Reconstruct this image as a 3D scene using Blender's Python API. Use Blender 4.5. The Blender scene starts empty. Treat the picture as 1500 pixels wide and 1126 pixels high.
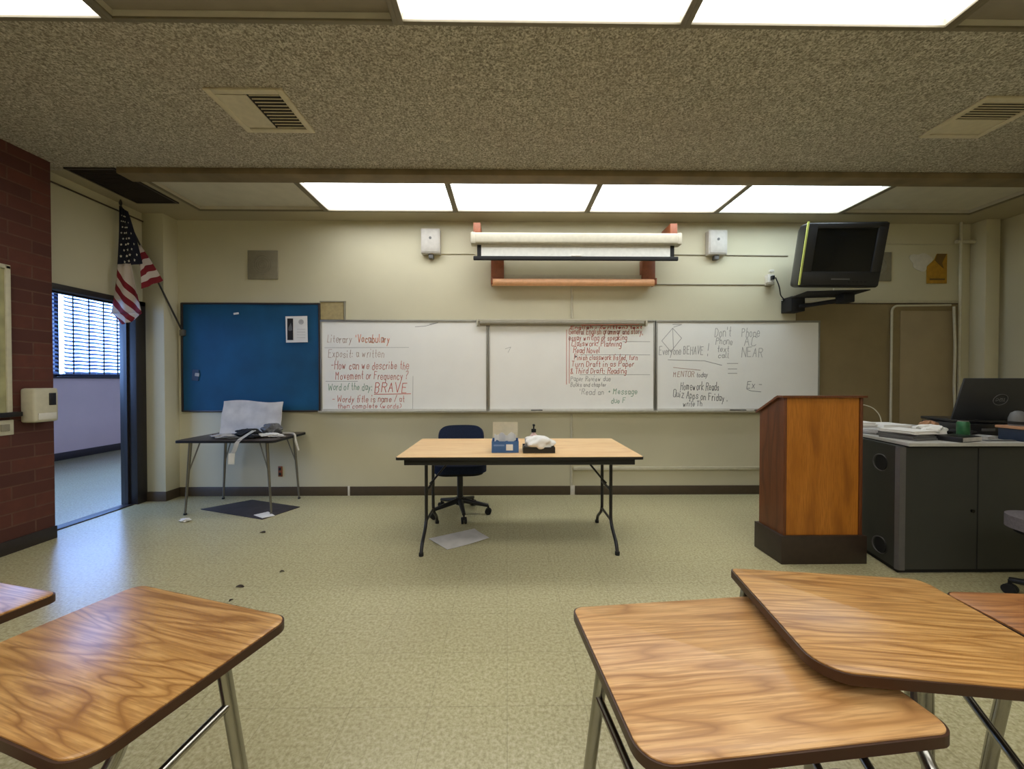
import bpy, bmesh, math, random
from mathutils import Vector, Matrix, Euler
R = math.radians
random.seed(7)
scene = bpy.context.scene
COL = scene.collection

# ------------------------------------------------------------------ materials
def s2l(c):
    return tuple(((v/255)/12.92 if v/255 <= .04045 else ((v/255+.055)/1.055)**2.4) for v in c)

class NT:
    def __init__(self, name):
        self.m = bpy.data.materials.new(name); self.m.use_nodes = True
        self.t = self.m.node_tree; self.n = self.t.nodes; self.l = self.t.links
        self.b = self.n['Principled BSDF']
    def add(self, typ, **kw):
        nd = self.n.new(typ)
        for k, v in kw.items():
            if k.startswith('i_'):
                nd.inputs[k[2:].replace('_', ' ')].default_value = v
            else:
                setattr(nd, k, v)
        return nd
    def link(self, a, b): self.l.new(a, b)
    def coord(self, kind='Object', scale=(1, 1, 1), rot=(0, 0, 0)):
        tc = self.add('ShaderNodeTexCoord'); mp = self.add('ShaderNodeMapping')
        mp.inputs['Scale'].default_value = scale; mp.inputs['Rotation'].default_value = rot
        self.link(tc.outputs[kind], mp.inputs['Vector']); return mp.outputs['Vector']
    def noise(self, vec, scale, detail=3, rough=.5, dist=0):
        nd = self.add('ShaderNodeTexNoise'); nd.inputs['Scale'].default_value = scale
        nd.inputs['Detail'].default_value = detail; nd.inputs['Roughness'].default_value = rough
        nd.inputs['Distortion'].default_value = dist
        self.link(vec, nd.inputs['Vector']); return nd.outputs['Fac']
    def ramp(self, fac, stops, interp='LINEAR'):
        r = self.add('ShaderNodeValToRGB'); r.color_ramp.interpolation = interp
        els = r.color_ramp.elements
        while len(els) < len(stops): els.new(.5)
        for e, (p, c) in zip(els, stops):
            e.position = p; e.color = (*c, 1) if len(c) == 3 else c
        self.link(fac, r.inputs['Fac']); return r.outputs['Color']
    def mix(self, fac, a, b, mode='MIX'):
        m = self.add('ShaderNodeMix', data_type='RGBA', blend_type=mode)
        for sock, v in ((m.inputs['Factor'], fac), (m.inputs['A'], a), (m.inputs['B'], b)):
            if isinstance(v, (int, float)): sock.default_value = v
            elif isinstance(v, tuple): sock.default_value = (*v, 1) if len(v) == 3 else v
            else: self.link(v, sock)
        return m.outputs['Result']
    def bump(self, h, strength=.3, dist=.01):
        b = self.add('ShaderNodeBump'); b.inputs['Strength'].default_value = strength
        b.inputs['Distance'].default_value = dist
        self.link(h, b.inputs['Height']); self.link(b.outputs['Normal'], self.b.inputs['Normal'])
    def col(self, c):
        if isinstance(c, tuple): self.b.inputs['Base Color'].default_value = (*c, 1)
        else: self.link(c, self.b.inputs['Base Color'])

def simple(name, rgb, rough=.6, metal=0, var=.06, scale=25, spec=.5, coat=0):
    """plain material with a slight procedural mottling"""
    t = NT(name); c = s2l(rgb)
    v = t.noise(t.coord(), scale, 3)
    lo = tuple(max(0, x*(1-var)) for x in c); hi = tuple(min(1, x*(1+var)) for x in c)
    t.col(t.ramp(v, [(.3, lo), (.7, hi)]))
    t.b.inputs['Roughness'].default_value = rough; t.b.inputs['Metallic'].default_value = metal
    t.b.inputs['Specular IOR Level'].default_value = spec
    t.b.inputs['Coat Weight'].default_value = coat
    return t.m

def m_wall(name, rgb):
    t = NT(name); c = s2l(rgb); v = t.coord('Object')
    a = t.noise(v, 1.3, 4); f = t.noise(v, 120, 2)
    t.col(t.ramp(a, [(.3, tuple(x*.9 for x in c)), (.7, c)]))
    t.b.inputs['Roughness'].default_value = .62
    t.bump(f, .12, .004); return t.m

def m_floor():
    t = NT('floor_tile'); v = t.coord('Object')
    fl = t.noise(v, 70, 3, .7); fl2 = t.noise(v, 28, 3, .6); big = t.noise(v, 1.1, 3)
    base = t.ramp(fl, [(.34, s2l((158, 151, 114))), (.5, s2l((184, 177, 138))), (.68, s2l((202, 196, 160)))])
    base = t.mix(t.ramp(fl2, [(.6, (0, 0, 0)), (.72, (.35, .35, .35))]), base, s2l((146, 132, 98)))
    base = t.mix(t.ramp(big, [(.35, (.22, .22, .22)), (.65, (0, 0, 0))]), base, s2l((158, 146, 118)))
    # tile joints, 12 inch squares
    br = t.add('ShaderNodeTexBrick', offset=0.0); br.inputs['Scale'].default_value = 1
    br.inputs['Brick Width'].default_value = .305; br.inputs['Row Height'].default_value = .305
    br.inputs['Mortar Size'].default_value = .0018; br.inputs['Mortar Smooth'].default_value = .6
    t.link(v, br.inputs['Vector'])
    base = t.mix(t.ramp(br.outputs['Fac'], [(0, (0, 0, 0)), (1, (.28, .28, .28))]), base, s2l((70, 66, 48)))
    # small dark grime specks
    sc = t.noise(v, 17, 5, .7)
    base = t.mix(t.ramp(sc, [(.69, (0, 0, 0)), (.74, (.5, .5, .5))]), base, s2l((92, 84, 62)))
    t.col(base)
    t.b.inputs['Roughness'].default_value = .25
    t.b.inputs['Specular IOR Level'].default_value = .36
    w = t.noise(v, 2.5, 1); t.bump(w, .05, .008)
    return t.m

def m_ceiling():
    t = NT('ceiling_speckle'); v = t.coord('Object')
    a = t.noise(v, 85, 2, .6, .6); b = t.noise(v, 26, 2, .5)
    base = t.ramp(a, [(.38, s2l((126, 120, 106))), (.50, s2l((178, 172, 156))), (.64, s2l((218, 213, 200)))])
    base = t.mix(t.ramp(b, [(.4, (.3,)*3), (.6, (0,)*3)]), base, s2l((138, 131, 114)))
    st = t.noise(v, .8, 2)
    base = t.mix(t.ramp(st, [(.45, (0, 0, 0)), (.75, (.25,)*3)]), base, s2l((170, 150, 140)))
    br = t.add('ShaderNodeTexBrick', offset=0.5); br.inputs['Scale'].default_value = 1
    br.inputs['Brick Width'].default_value = .61; br.inputs['Row Height'].default_value = .305
    br.inputs['Mortar Size'].default_value = .0015; t.link(v, br.inputs['Vector'])
    base = t.mix(t.ramp(br.outputs['Fac'], [(0, (0, 0, 0)), (1, (.3,)*3)]), base, s2l((70, 62, 50)))
    t.col(base); t.b.inputs['Roughness'].default_value = .95
    t.bump(a, .5, .012); return t.m

def m_brick():
    t = NT('red_brick')
    tc = t.add('ShaderNodeTexCoord'); sep = t.add('ShaderNodeSeparateXYZ'); cmb = t.add('ShaderNodeCombineXYZ')
    t.link(tc.outputs['Object'], sep.inputs[0])
    sm = t.add('ShaderNodeMath', operation='ADD')
    t.link(sep.outputs['X'], sm.inputs[0]); t.link(sep.outputs['Y'], sm.inputs[1])
    t.link(sm.outputs[0], cmb.inputs['X']); t.link(sep.outputs['Z'], cmb.inputs['Y'])
    br = t.add('ShaderNodeTexBrick', offset=.5); br.inputs['Scale'].default_value = 1
    br.inputs['Brick Width'].default_value = .29; br.inputs['Row Height'].default_value = .098
    br.inputs['Mortar Size'].default_value = .006; br.inputs['Mortar Smooth'].default_value = .3
    br.inputs['Bias'].default_value = -.1
    br.inputs['Color1'].default_value = (*s2l((98, 50, 36)), 1)
    br.inputs['Color2'].default_value = (*s2l((70, 34, 26)), 1)
    br.inputs['Mortar'].default_value = (*s2l((98, 66, 52)), 1)
    t.link(cmb.outputs[0], br.inputs['Vector'])
    n = t.noise(tc.outputs['Object'], 14, 4)
    t.col(t.mix(t.ramp(n, [(.35, (.5,)*3), (.65, (0,)*3)]), br.outputs['Color'], s2l((78, 40, 30))))
    t.b.inputs['Roughness'].default_value = .75
    inv = t.add('ShaderNodeMath', operation='SUBTRACT'); inv.inputs[0].default_value = 1
    t.link(br.outputs['Fac'], inv.inputs[1]); t.bump(inv.outputs[0], .5, .006); return t.m

def m_oak(name, cols, grain_axis='X', rough=.32, k=1.0, fig=1.0):
    """oak laminate: long cathedral figure plus fine pores along one axis"""
    t = NT(name)
    sc = (1.0, 9.0, 1.0) if grain_axis == 'X' else ((6, 6, 1.0) if grain_axis == 'Z' else (6, 1, 1))
    oi = t.add('ShaderNodeObjectInfo'); tc = t.add('ShaderNodeTexCoord')
    ad = t.add('ShaderNodeVectorMath', operation='ADD'); ml = t.add('ShaderNodeVectorMath', operation='SCALE')
    t.link(oi.outputs['Location'], ml.inputs[0]); ml.inputs['Scale'].default_value = 3.7
    t.link(tc.outputs['Object'], ad.inputs[0]); t.link(ml.outputs[0], ad.inputs[1])
    mp = t.add('ShaderNodeMapping'); mp.inputs['Scale'].default_value = sc
    t.link(ad.outputs[0], mp.inputs['Vector']); v = mp.outputs['Vector']
    big = t.noise(v, 1.25*k, 2, .4, .35)
    mul = t.add('ShaderNodeMath', operation='MULTIPLY'); mul.inputs[1].default_value = 26*fig
    t.link(big, mul.inputs[0])
    fr = t.add('ShaderNodeMath', operation='PINGPONG'); fr.inputs[1].default_value = 1
    t.link(mul.outputs[0], fr.inputs[0])
    mp2 = t.add('ShaderNodeMapping')
    mp2.inputs['Scale'].default_value = {'X': (5, 110, 60), 'Z': (110, 110, 5), 'Y': (110, 5, 60)}[grain_axis]
    t.link(ad.outputs[0], mp2.inputs['Vector'])
    fine = t.noise(mp2.outputs['Vector'], 1.6, 3, .6)
    c = t.ramp(fr.outputs[0], [(0, s2l(cols[0])), (.3, s2l(cols[1])), (1, s2l(cols[2]))])
    c = t.mix(t.ramp(fine, [(.4, (.6,)*3), (.56, (0,)*3)]), c, s2l(cols[0]))
    blot = t.noise(v, 3, 2)
    c = t.mix(t.ramp(blot, [(.35, (.3,)*3), (.65, (0,)*3)]), c, s2l(cols[1]))
    t.col(c); t.b.inputs['Roughness'].default_value = rough
    return t.m

def m_emit(name, rgb, strength, bands=True):
    """fluorescent fixture diffuser: acrylic lens lit by tubes running along x"""
    t = NT(name); v = t.coord('Object')
    em = t.add('ShaderNodeEmission')
    wv = t.add('ShaderNodeTexWave', wave_type='BANDS', bands_direction='Y', wave_profile='SIN')
    wv.inputs['Scale'].default_value = .96; wv.inputs['Distortion'].default_value = .0
    t.link(v, wv.inputs['Vector'])
    c = t.ramp(wv.outputs['Fac'], [(0, tuple(x*.72 for x in rgb)), (1, rgb)])
    t.link(c, em.inputs['Color']); em.inputs['Strength'].default_value = strength
    t.link(em.outputs[0], t.n['Material Output'].inputs['Surface']); return t.m

M = {}
M['wall'] = m_wall('cream_wall_paint', (206, 200, 172))
M['wall_hall'] = m_wall('hall_wall_paint', (240, 214, 208))
M['brick'] = m_brick(); M['floor'] = m_floor(); M['ceil'] = m_ceiling()
M['ceil_cream'] = m_wall('ceiling_cream', (176, 166, 138))
M['beam'] = simple('beam_paint', (128, 112, 84), .7, var=.22, scale=5)
M['base'] = simple('rubber_baseboard', (74, 62, 46), .5)
M['basedk'] = simple('dark_baseboard', (46, 38, 36), .45)
M['black'] = simple('black_metal', (26, 23, 22), .38)
M['blackp'] = simple('black_plastic', (24, 24, 26), .35)
M['blackm'] = simple('black_matte', (18, 18, 19), .8)
M['frame_dark'] = simple('door_frame_paint', (36, 32, 32), .4)
M['chrome'] = simple('chrome_tube', (156, 154, 148), .22, 1, var=.1, scale=12)
M['steel'] = simple('grey_steel', (128, 124, 114), .35, .8)
M['alu'] = simple('aluminium_trim', (158, 156, 148), .4, .7)
M['oak'] = m_oak('oak_laminate', [(140, 94, 44), (186, 138, 78), (208, 162, 100)], 'X', .3)
M['oak_pale'] = m_oak('oak_laminate_pale', [(158, 112, 66), (200, 152, 98), (220, 176, 122)], 'X', .3, k=.9)
M['oak_brown'] = m_oak('oak_laminate_brown', [(118, 72, 36), (158, 104, 56), (176, 122, 70)], 'X', .3)
M['edge'] = simple('brown_edge_band', (62, 36, 20), .4)
M['table'] = m_oak('maple_laminate', [(222, 176, 118), (240, 200, 146), (246, 212, 162)], 'X', .35, k=.6, fig=.5)
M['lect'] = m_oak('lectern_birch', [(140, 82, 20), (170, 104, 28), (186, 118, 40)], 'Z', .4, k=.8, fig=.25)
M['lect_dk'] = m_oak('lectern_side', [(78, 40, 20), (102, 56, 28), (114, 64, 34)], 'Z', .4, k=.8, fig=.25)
M['plinth'] = simple('lectern_plinth', (48, 36, 28), .45, var=.15)
M['whiteboard'] = simple('whiteboard_enamel', (238, 238, 234), .16, var=.02, scale=3)
M['tray'] = simple('marker_tray', (206, 204, 196), .4, .2)
M['blueboard'] = simple('blue_paper', (2, 74, 112), .75, var=.18, scale=3)
M['cork'] = simple('tan_tackboard', (166, 150, 108), .9, var=.12, scale=30)
M['tanpanel'] = simple('tan_wall_panel', (140, 124, 90), .8, var=.08, scale=4)
M['tanpanel2'] = simple('tan_door_panel', (160, 144, 112), .75, var=.06, scale=4)
M['creamtrim'] = simple('cream_trim', (196, 190, 166), .5)
M['paper'] = simple('white_paper', (226, 224, 220), .8, var=.05, scale=8)
M['paper_off'] = simple('offwhite_paper', (204, 200, 194), .7, var=.12, scale=9)
M['paper_grey'] = simple('greyish_paper', (172, 170, 168), .7, var=.2, scale=14)
M['white'] = simple('white_plastic', (214, 210, 200), .4)
M['grey_w'] = simple('speaker_white', (188, 184, 176), .5)
M['greyp'] = simple('grey_plastic', (96, 96, 96), .5)
M['console'] = simple('console_charcoal', (50, 51, 47), .6, var=.06, scale=6)
M['console_edge'] = simple('console_corner_plastic', (84, 82, 82), .5)
M['console_top'] = simple('console_grey_top', (176, 174, 168), .45)
M['fabric_blue'] = simple('navy_fabric', (22, 34, 62), .95, var=.2, scale=90)
M['fabric_grey'] = simple('grey_seat_fabric', (96, 90, 92), .95, var=.15, scale=90)
M['maroon'] = simple('maroon_plastic', (58, 14, 24), .35)
M['red'] = simple('marker_red', (206, 128, 120), .6)
M['redp'] = simple('marker_red_deep', (212, 106, 98), .6)
M['orange'] = simple('marker_orange', (226, 148, 120), .6)
M['grey_ink'] = simple('marker_grey', (162, 162, 162), .6)
M['dark_ink'] = simple('marker_black', (132, 134, 136), .6)
M['green_ink'] = simple('marker_green', (140, 176, 156), .6)
M['brown_ink'] = simple('marker_brown', (186, 160, 150), .6)
M['copper'] = simple('varnished_wood_roller', (240, 184, 140), .35, 0)
M['woodblk'] = simple('wood_bracket', (136, 76, 44), .5, var=.15)
M['screen_white'] = simple('screen_fabric', (222, 222, 214), .7)
M['cream_metal'] = simple('cream_enamel', (186, 180, 160), .45)
M['bluebox'] = simple('blue_cardboard', (58, 98, 152), .6, var=.12, scale=12)
M['card'] = simple('pale_cardboard', (206, 196, 170), .8)
M['green'] = simple('green_can_paint', (40, 92, 58), .35, .4, var=.3, scale=30)
M['yellow'] = simple('yellow_card', (176, 132, 34), .7, var=.15)
M['brown_card'] = simple('brown_card', (110, 84, 34), .7)
M['yellowgreen'] = simple('yellow_green_tape', (196, 204, 110), .5)
M['glass_dark'] = simple('crt_glass', (12, 15, 18), .16, spec=.35)
M['pink'] = simple('pink_bottle', (214, 180, 172), .3)
M['lens_off'] = simple('unlit_lens', (206, 200, 184), .35, var=.05, scale=9)
M['lens_off_dk'] = simple('unlit_lens_dull', (150, 142, 130), .4, var=.05, scale=9)
M['fixture'] = simple('fixture_trim', (120, 112, 92), .5)
M['vent_frame'] = simple('vent_enamel', (208, 198, 172), .5)
M['vent_dark'] = simple('vent_dark', (30, 26, 24), .8)
M['grille'] = simple('grille_beige', (138, 132, 114), .6)
M['brasslock'] = simple('lock_metal', (20, 20, 20), .3, .8)
M['orange_tan'] = simple('tan_wood_slab', (170, 126, 94), .5)
M['darkblue'] = simple('dark_blue_card', (26, 40, 62), .5)
M['mat'] = simple('dark_floor_mat', (52, 48, 52), .7, var=.25, scale=9)
M['dust'] = simple('dark_leaf_bit', (52, 40, 28), .9)
M['flag_blue'] = simple('flag_navy', (18, 20, 40), .9)
M['blind'] = simple('blind_slat', (96, 112, 140), .5)
M['lit_far'] = m_emit('lit_lens_cool', (.97, .985, 1.0), 4.8)
M['lit_blue'] = m_emit('lit_lens_bluish', (.80, .93, 1.0), 5.6)
M['lit_near'] = m_emit('lit_lens_warm', (1.0, .975, .91), 4.8)

def m_glass():
    t = NT('clear_acrylic'); t.b.inputs['Transmission Weight'].default_value = .95
    t.b.inputs['Roughness'].default_value = .05; t.b.inputs['IOR'].default_value = 1.2
    t.b.inputs['Base Color'].default_value = (.9, .9, .88, 1); return t.m
M['acrylic'] = m_glass()

def m_flag():
    t = NT('flag_stripes')
    uv = t.add('ShaderNodeUVMap'); sep = t.add('ShaderNodeSeparateXYZ'); t.link(uv.outputs[0], sep.inputs[0])
    fl = t.add('ShaderNodeMath', operation='MODULO'); fl.inputs[1].default_value = 2
    t.link(sep.outputs['Y'], fl.inputs[0])
    gt = t.add('ShaderNodeMath', operation='GREATER_THAN'); gt.inputs[1].default_value = 1
    t.link(fl.outputs[0], gt.inputs[0])
    c = t.mix(gt.outputs[0], s2l((196, 184, 178)), s2l((120, 22, 34)))
    t.col(c); t.b.inputs['Roughness'].default_value = .9; return t.m
M['flag_stripe'] = m_flag()

# ------------------------------------------------------------------ mesh builder
class MB:
    def __init__(self): self.bm = bmesh.new()
    def _place(self, verts, loc, rot):
        m = Matrix.Translation(Vector(loc)) @ Euler(rot).to_matrix().to_4x4()
        bmesh.ops.transform(self.bm, matrix=m, verts=verts)
    def box(self, c, s, rot=(0, 0, 0), bev=0, seg=2):
        g = bmesh.ops.create_cube(self.bm, size=1); v = g['verts']
        bmesh.ops.scale(self.bm, vec=Vector(s), verts=v)
        if bev > 0:
            es = list({e for x in v for e in x.link_edges})
            r = bmesh.ops.bevel(self.bm, geom=es, offset=min(bev, min(s)*.45), segments=seg, affect='EDGES', profile=.5)
            v = list({x for f in r['faces'] for x in f.verts} | {x for x in v if x.is_valid})
        self._place(v, c, rot); return self
    def span(self, x0, x1, y0, y1, z0, z1, bev=0):
        return self.box(((x0+x1)/2, (y0+y1)/2, (z0+z1)/2), (abs(x1-x0), abs(y1-y0), abs(z1-z0)), bev=bev)
    def cyl(self, c, r, h, rot=(0, 0, 0), seg=24, r2=None):
        g = bmesh.ops.create_cone(self.bm, cap_ends=True, segments=seg, radius1=r, radius2=r if r2 is None else r2, depth=h)
        self._place(g['verts'], c, rot); return self
    def ball(self, c, r, sc=(1, 1, 1), seg=16):
        g = bmesh.ops.create_uvsphere(self.bm, u_segments=seg, v_segments=seg//2+2, radius=r)
        bmesh.ops.scale(self.bm, vec=Vector(sc), verts=g['verts'])
        self._place(g['verts'], c, (0, 0, 0)); return self
    def tube(self, pts, r, seg=12, smooth=0):
        pts = [Vector(p) for p in pts]
        if smooth and len(pts) > 2:                     # round the corners
            out = [pts[0]]
            for i in range(1, len(pts)-1):
                a, b, c = pts[i-1], pts[i], pts[i+1]
                d = min(smooth, (a-b).length*.45, (c-b).length*.45)
                p, q = b+(a-b).normalized()*d, b+(c-b).normalized()*d
                for k in range(6):
                    t = k/5; out.append(p*(1-t)**2 + b*2*t*(1-t) + q*t*t)
            out.append(pts[-1]); pts = out
        rings = []; up = None
        for i, p in enumerate(pts):
            d = (pts[min(i+1, len(pts)-1)]-pts[max(i-1, 0)]).normalized()
            if up is None: up = d.orthogonal().normalized()
            up = (up-d*up.dot(d)).normalized(); s = d.cross(up)
            rr = r[i] if isinstance(r, (list, tuple)) and not smooth else (r if not isinstance(r, (list, tuple)) else r[0])
            rings.append([self.bm.verts.new(p+up*rr*math.cos(2*math.pi*k/seg)+s*rr*math.sin(2*math.pi*k/seg)) for k in range(seg)])
        for a, b in zip(rings, rings[1:]):
            for k in range(seg): self.bm.faces.new((a[k], a[(k+1) % seg], b[(k+1) % seg], b[k]))
        self.bm.faces.new(rings[0][::-1]); self.bm.faces.new(rings[-1]); return self
    def prism(self, poly, z0, z1, bev=0):
        lo = [self.bm.verts.new((x, y, z0)) for x, y in poly]; hi = [self.bm.verts.new((x, y, z1)) for x, y in poly]
        n = len(poly); self.bm.faces.new(lo[::-1]); top = self.bm.faces.new(hi)
        for i in range(n): self.bm.faces.new((lo[i], lo[(i+1) % n], hi[(i+1) % n], hi[i]))
        if bev: bmesh.ops.bevel(self.bm, geom=list(top.edges), offset=bev, segments=2, affect='EDGES', profile=.5)
        return self
    def sideprism(self, poly, x0, x1):
        """polygon in (y, z) pushed along x"""
        lo = [self.bm.verts.new((x0, y, z)) for y, z in poly]; hi = [self.bm.verts.new((x1, y, z)) for y, z in poly]
        n = len(poly); self.bm.faces.new(lo[::-1]); self.bm.faces.new(hi)
        for i in range(n): self.bm.faces.new((lo[i], lo[(i+1) % n], hi[(i+1) % n], hi[i]))
        return self
    def frontprism(self, poly, y0, y1):
        """polygon in (x, z) pushed along y"""
        lo = [self.bm.verts.new((x, y0, z)) for x, z in poly]; hi = [self.bm.verts.new((x, y1, z)) for x, z in poly]
        n = len(poly); self.bm.faces.new(lo[::-1]); self.bm.faces.new(hi)
        for i in range(n): self.bm.faces.new((lo[i], lo[(i+1) % n], hi[(i+1) % n], hi[i]))
        return self
    def lathe(self, prof, c=(0, 0, 0), seg=28):
        rings = []
        for r, z in prof:
            rings.append([self.bm.verts.new((c[0]+r*math.cos(2*math.pi*k/seg), c[1]+r*math.sin(2*math.pi*k/seg), c[2]+z)) for k in range(seg)])
        for a, b in zip(rings, rings[1:]):
            for k in range(seg): self.bm.faces.new((a[k], a[(k+1) % seg], b[(k+1) % seg], b[k]))
        self.bm.faces.new(rings[0][::-1]); self.bm.faces.new(rings[-1]); return self
    def grid(self, nu, nv, fn, thick=0):
        vs = [[self.bm.verts.new(fn(i/nu, j/nv)) for j in range(nv+1)] for i in range(nu+1)]
        for i in range(nu):
            for j in range(nv): self.bm.faces.new((vs[i][j], vs[i+1][j], vs[i+1][j+1], vs[i][j+1]))
        if thick:
            self.bm.normal_update()
            bmesh.ops.solidify(self.bm, geom=list(self.bm.faces), thickness=thick)
        return self
    def build(self, name, mat, parent=None, smooth=True, origin=None):
        bm = self.bm
        bmesh.ops.recalc_face_normals(bm, faces=list(bm.faces))
        if origin is not None: bmesh.ops.translate(bm, verts=list(bm.verts), vec=-Vector(origin))
        me = bpy.data.meshes.new(name); bm.to_mesh(me); bm.free()
        mats = mat if isinstance(mat, list) else [mat]
        for m in mats: me.materials.append(m)
        if smooth:
            me.shade_smooth()
            try: me.set_sharp_from_angle(angle=R(38))
            except Exception: pass
        o = bpy.data.objects.new(name, me); COL.objects.link(o)
        if parent is not None: o.parent = parent
        if origin is not None: o.location = origin
        return o

def tag(o, label=None, cat=None, group=None, kind=None):
    if label: o['label'] = label
    if cat: o['category'] = cat
    if group: o['group'] = group
    if kind: o['kind'] = kind
    return o
def empty(name, loc=(0, 0, 0), rz=0, label=None, cat=None, group=None, rot=None):
    o = bpy.data.objects.new(name, None); COL.objects.link(o); o.empty_display_size = .05
    o.location = loc; o.rotation_euler = rot if rot else (0, 0, rz)
    return tag(o, label, cat, group)
def struct(o): o['kind'] = 'structure'; return o
def rrect(w, d, r, n=8, rs=None):
    """rounded rectangle outline, corner radii (bl, br, tr, tl)"""
    rs = rs or (r, r, r, r); pts = []
    for (sx, sy, a0), q in zip(((-1, -1, 180), (1, -1, 270), (1, 1, 0), (-1, 1, 90)), rs):
        cx, cy = sx*(w/2-q), sy*(d/2-q)
        for k in range(n+1):
            a = R(a0+90*k/n); pts.append((cx+q*math.cos(a), cy+q*math.sin(a)))
    return pts
def copy_tree(o, parent=None):
    c = o.copy(); COL.objects.link(c)
    if parent is not None: c.parent = parent
    for ch in [x for x in COL.objects if x.parent == o]: copy_tree(ch, c)
    return c

# ------------------------------------------------------------------ the room
CZ = 3.02; YB = 4.35; XR = 5.4
YK = -3.2       # wall behind the camera
struct(MB().span(-7.3, XR+.1, YK-.1, 9.6, -.1, 0).build('floor', M['floor']))
# ceiling slab with openings for the recessed light fixtures
cs = MB(); rows = ((-2.6, -1.95), (-.90, -.25), (1.29, 1.945))
y = YK-.1
for a, b_ in rows:
    cs.span(-3.95, XR+.1, y, a, CZ, CZ+.12); cs.span(-3.95, -3.16, a, b_, CZ, CZ+.12); cs.span(3.47, XR+.1, a, b_, CZ, CZ+.12); y = b_
cs.span(-3.95, XR+.1, y, 3.33, CZ, CZ+.12)
struct(cs.build('ceiling', M['ceil'], smooth=False))
cs = MB(); cs.span(-3.95, XR+.1, 3.33, 3.43, CZ, CZ+.12); cs.span(-3.95, XR+.1, 4.09, YB+.1, CZ, CZ+.12)
cs.span(-3.95, -3.16, 3.43, 4.09, CZ, CZ+.12); cs.span(4.86, XR+.1, 3.43, 4.09, CZ, CZ+.12)
struct(cs.build('ceiling', M['ceil_cream'], smooth=False))
struct(MB().span(-7.3, -3.95, YK-.1, 9.6, CZ, CZ+.12).build('ceiling', M['ceil_cream']))
struct(MB().span(-3.2, XR, 3.27, 3.42, CZ-.05, CZ, .006).build('trim_1', M['beam']))
struct(MB().span(-3.95, XR+.1, YB, YB+.12, 0, CZ).build('wall_back', M['wall']))
struct(MB().span(XR, XR+.12, YK-.1, YB+.1, 0, CZ).build('wall_right', M['wall']))
struct(MB().span(-3.95, XR+.1, YK-.12, YK, 0, CZ).build('wall_front', M['wall']))
# left side: brick length, then the doorway wall
struct(MB().span(-3.95, -3.66, YK-.1, 3.21, 0, CZ).build('wall_left', M['brick']))
wl = MB(); wl.span(-3.95, -3.82, 3.21, 4.15, 2.09, CZ); wl.span(-3.95, -3.82, 4.15, YB, 0, CZ)
struct(wl.build('wall_left', M['wall']))
struct(MB().span(-3.82, -3.60, 4.17, YB, 0, CZ, .004).build('wall_left', M['wall']))      # pilaster
# doorway frame
f = MB(); f.span(-3.96, -3.79, 3.21, 3.235, 0, 2.09, .003); f.span(-3.96, -3.79, 4.06, 4.17, 0, 2.09, .004); f.span(-3.96, -3.79, 3.21, 4.17, 2.04, 2.09, .004)
f.span(-3.90, -3.87, 4.04, 4.06, 0, 2.04); f.span(-3.90, -3.87, 3.235, 4.06, 2.025, 2.04)
struct(f.build('door_1', M['frame_dark']))
struct(MB().span(-3.93, -3.82, 3.235, 4.06, 0, .008, .003).build('trim_2', M['basedk']))
# right side column and pipe soffit
struct(MB().span(5.18, 5.34, 4.20, YB, 0, CZ, .01).build('wall_right', M['wall']))
c = MB(); c.tube([(4.98, 4.31, 2.81), (XR, 4.31, 2.81)], .022); c.tube([(5.02, 4.30, 0), (5.02, 4.30, CZ)], .014)
struct(c.build('trim_3', M['creamtrim']))
# hallway outside
h = MB(); h.span(-7.22, -7.1, YK-.1, 9.6, 0, 1.33); h.span(-7.22, -7.1, YK-.1, 9.6, 2.75, CZ)
h.span(-7.22, -7.1, YK-.1, -1.6, 1.33, 2.75); h.span(-7.22, -7.1, 8.9, 9.6, 1.33, 2.75)
struct(h.build('wall_hall', M['wall_hall']))
struct(MB().span(-7.2, -3.95, 9.5, 9.6, 0, CZ).build('wall_hall_end', M['wall_hall']))
struct(MB().span(-7.2, -3.95, YK-.1, YK, 0, CZ).build('wall_hall_end', M['wall_hall']))
struct(MB().span(-3.96, -3.82, YB, 9.6, 0, CZ).build('wall_hall_inner', M['wall_hall']))
struct(MB().span(-7.1, -7.085, YK, 9.5, 0, .12, .004).build('baseboard_hall', M['basedk']))
# baseboards
for x0, x1 in ((-3.60, -1.76), (-1.735, .70), (.755, 5.18)):
    struct(MB().span(x0, x1, YB-.012, YB, 0, .10, .003).build('baseboard_back', M['base']))
struct(MB().span(-3.60, -3.588, 4.16, YB-.012, 0, .10, .003).build('baseboard_left', M['base']))
struct(MB().span(-3.79, -3.588, 4.158, 4.17, 0, .10, .003).build('baseboard_left', M['base']))
struct(MB().span(-3.66, -3.648, YK, 3.215, 0, .10, .003).build('baseboard_left', M['basedk']))
struct(MB().span(XR-.012, XR, YK, 4.2, 0, .10, .003).build('baseboard_right', M['base']))
for x in (-1.748, .727):
    tag(MB().span(x-.022 if x > 0 else x-.011, x+.022 if x > 0 else x+.011, YB-.016, YB, 0, .105, .003).build('joint_cover', M['white'], origin=(x, YB, 0)),
        'wide white joint cover in the baseboard below the folding table' if x > 0 else 'narrow white joint cover in the baseboard right of the laminate side table', 'cover')

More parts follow.
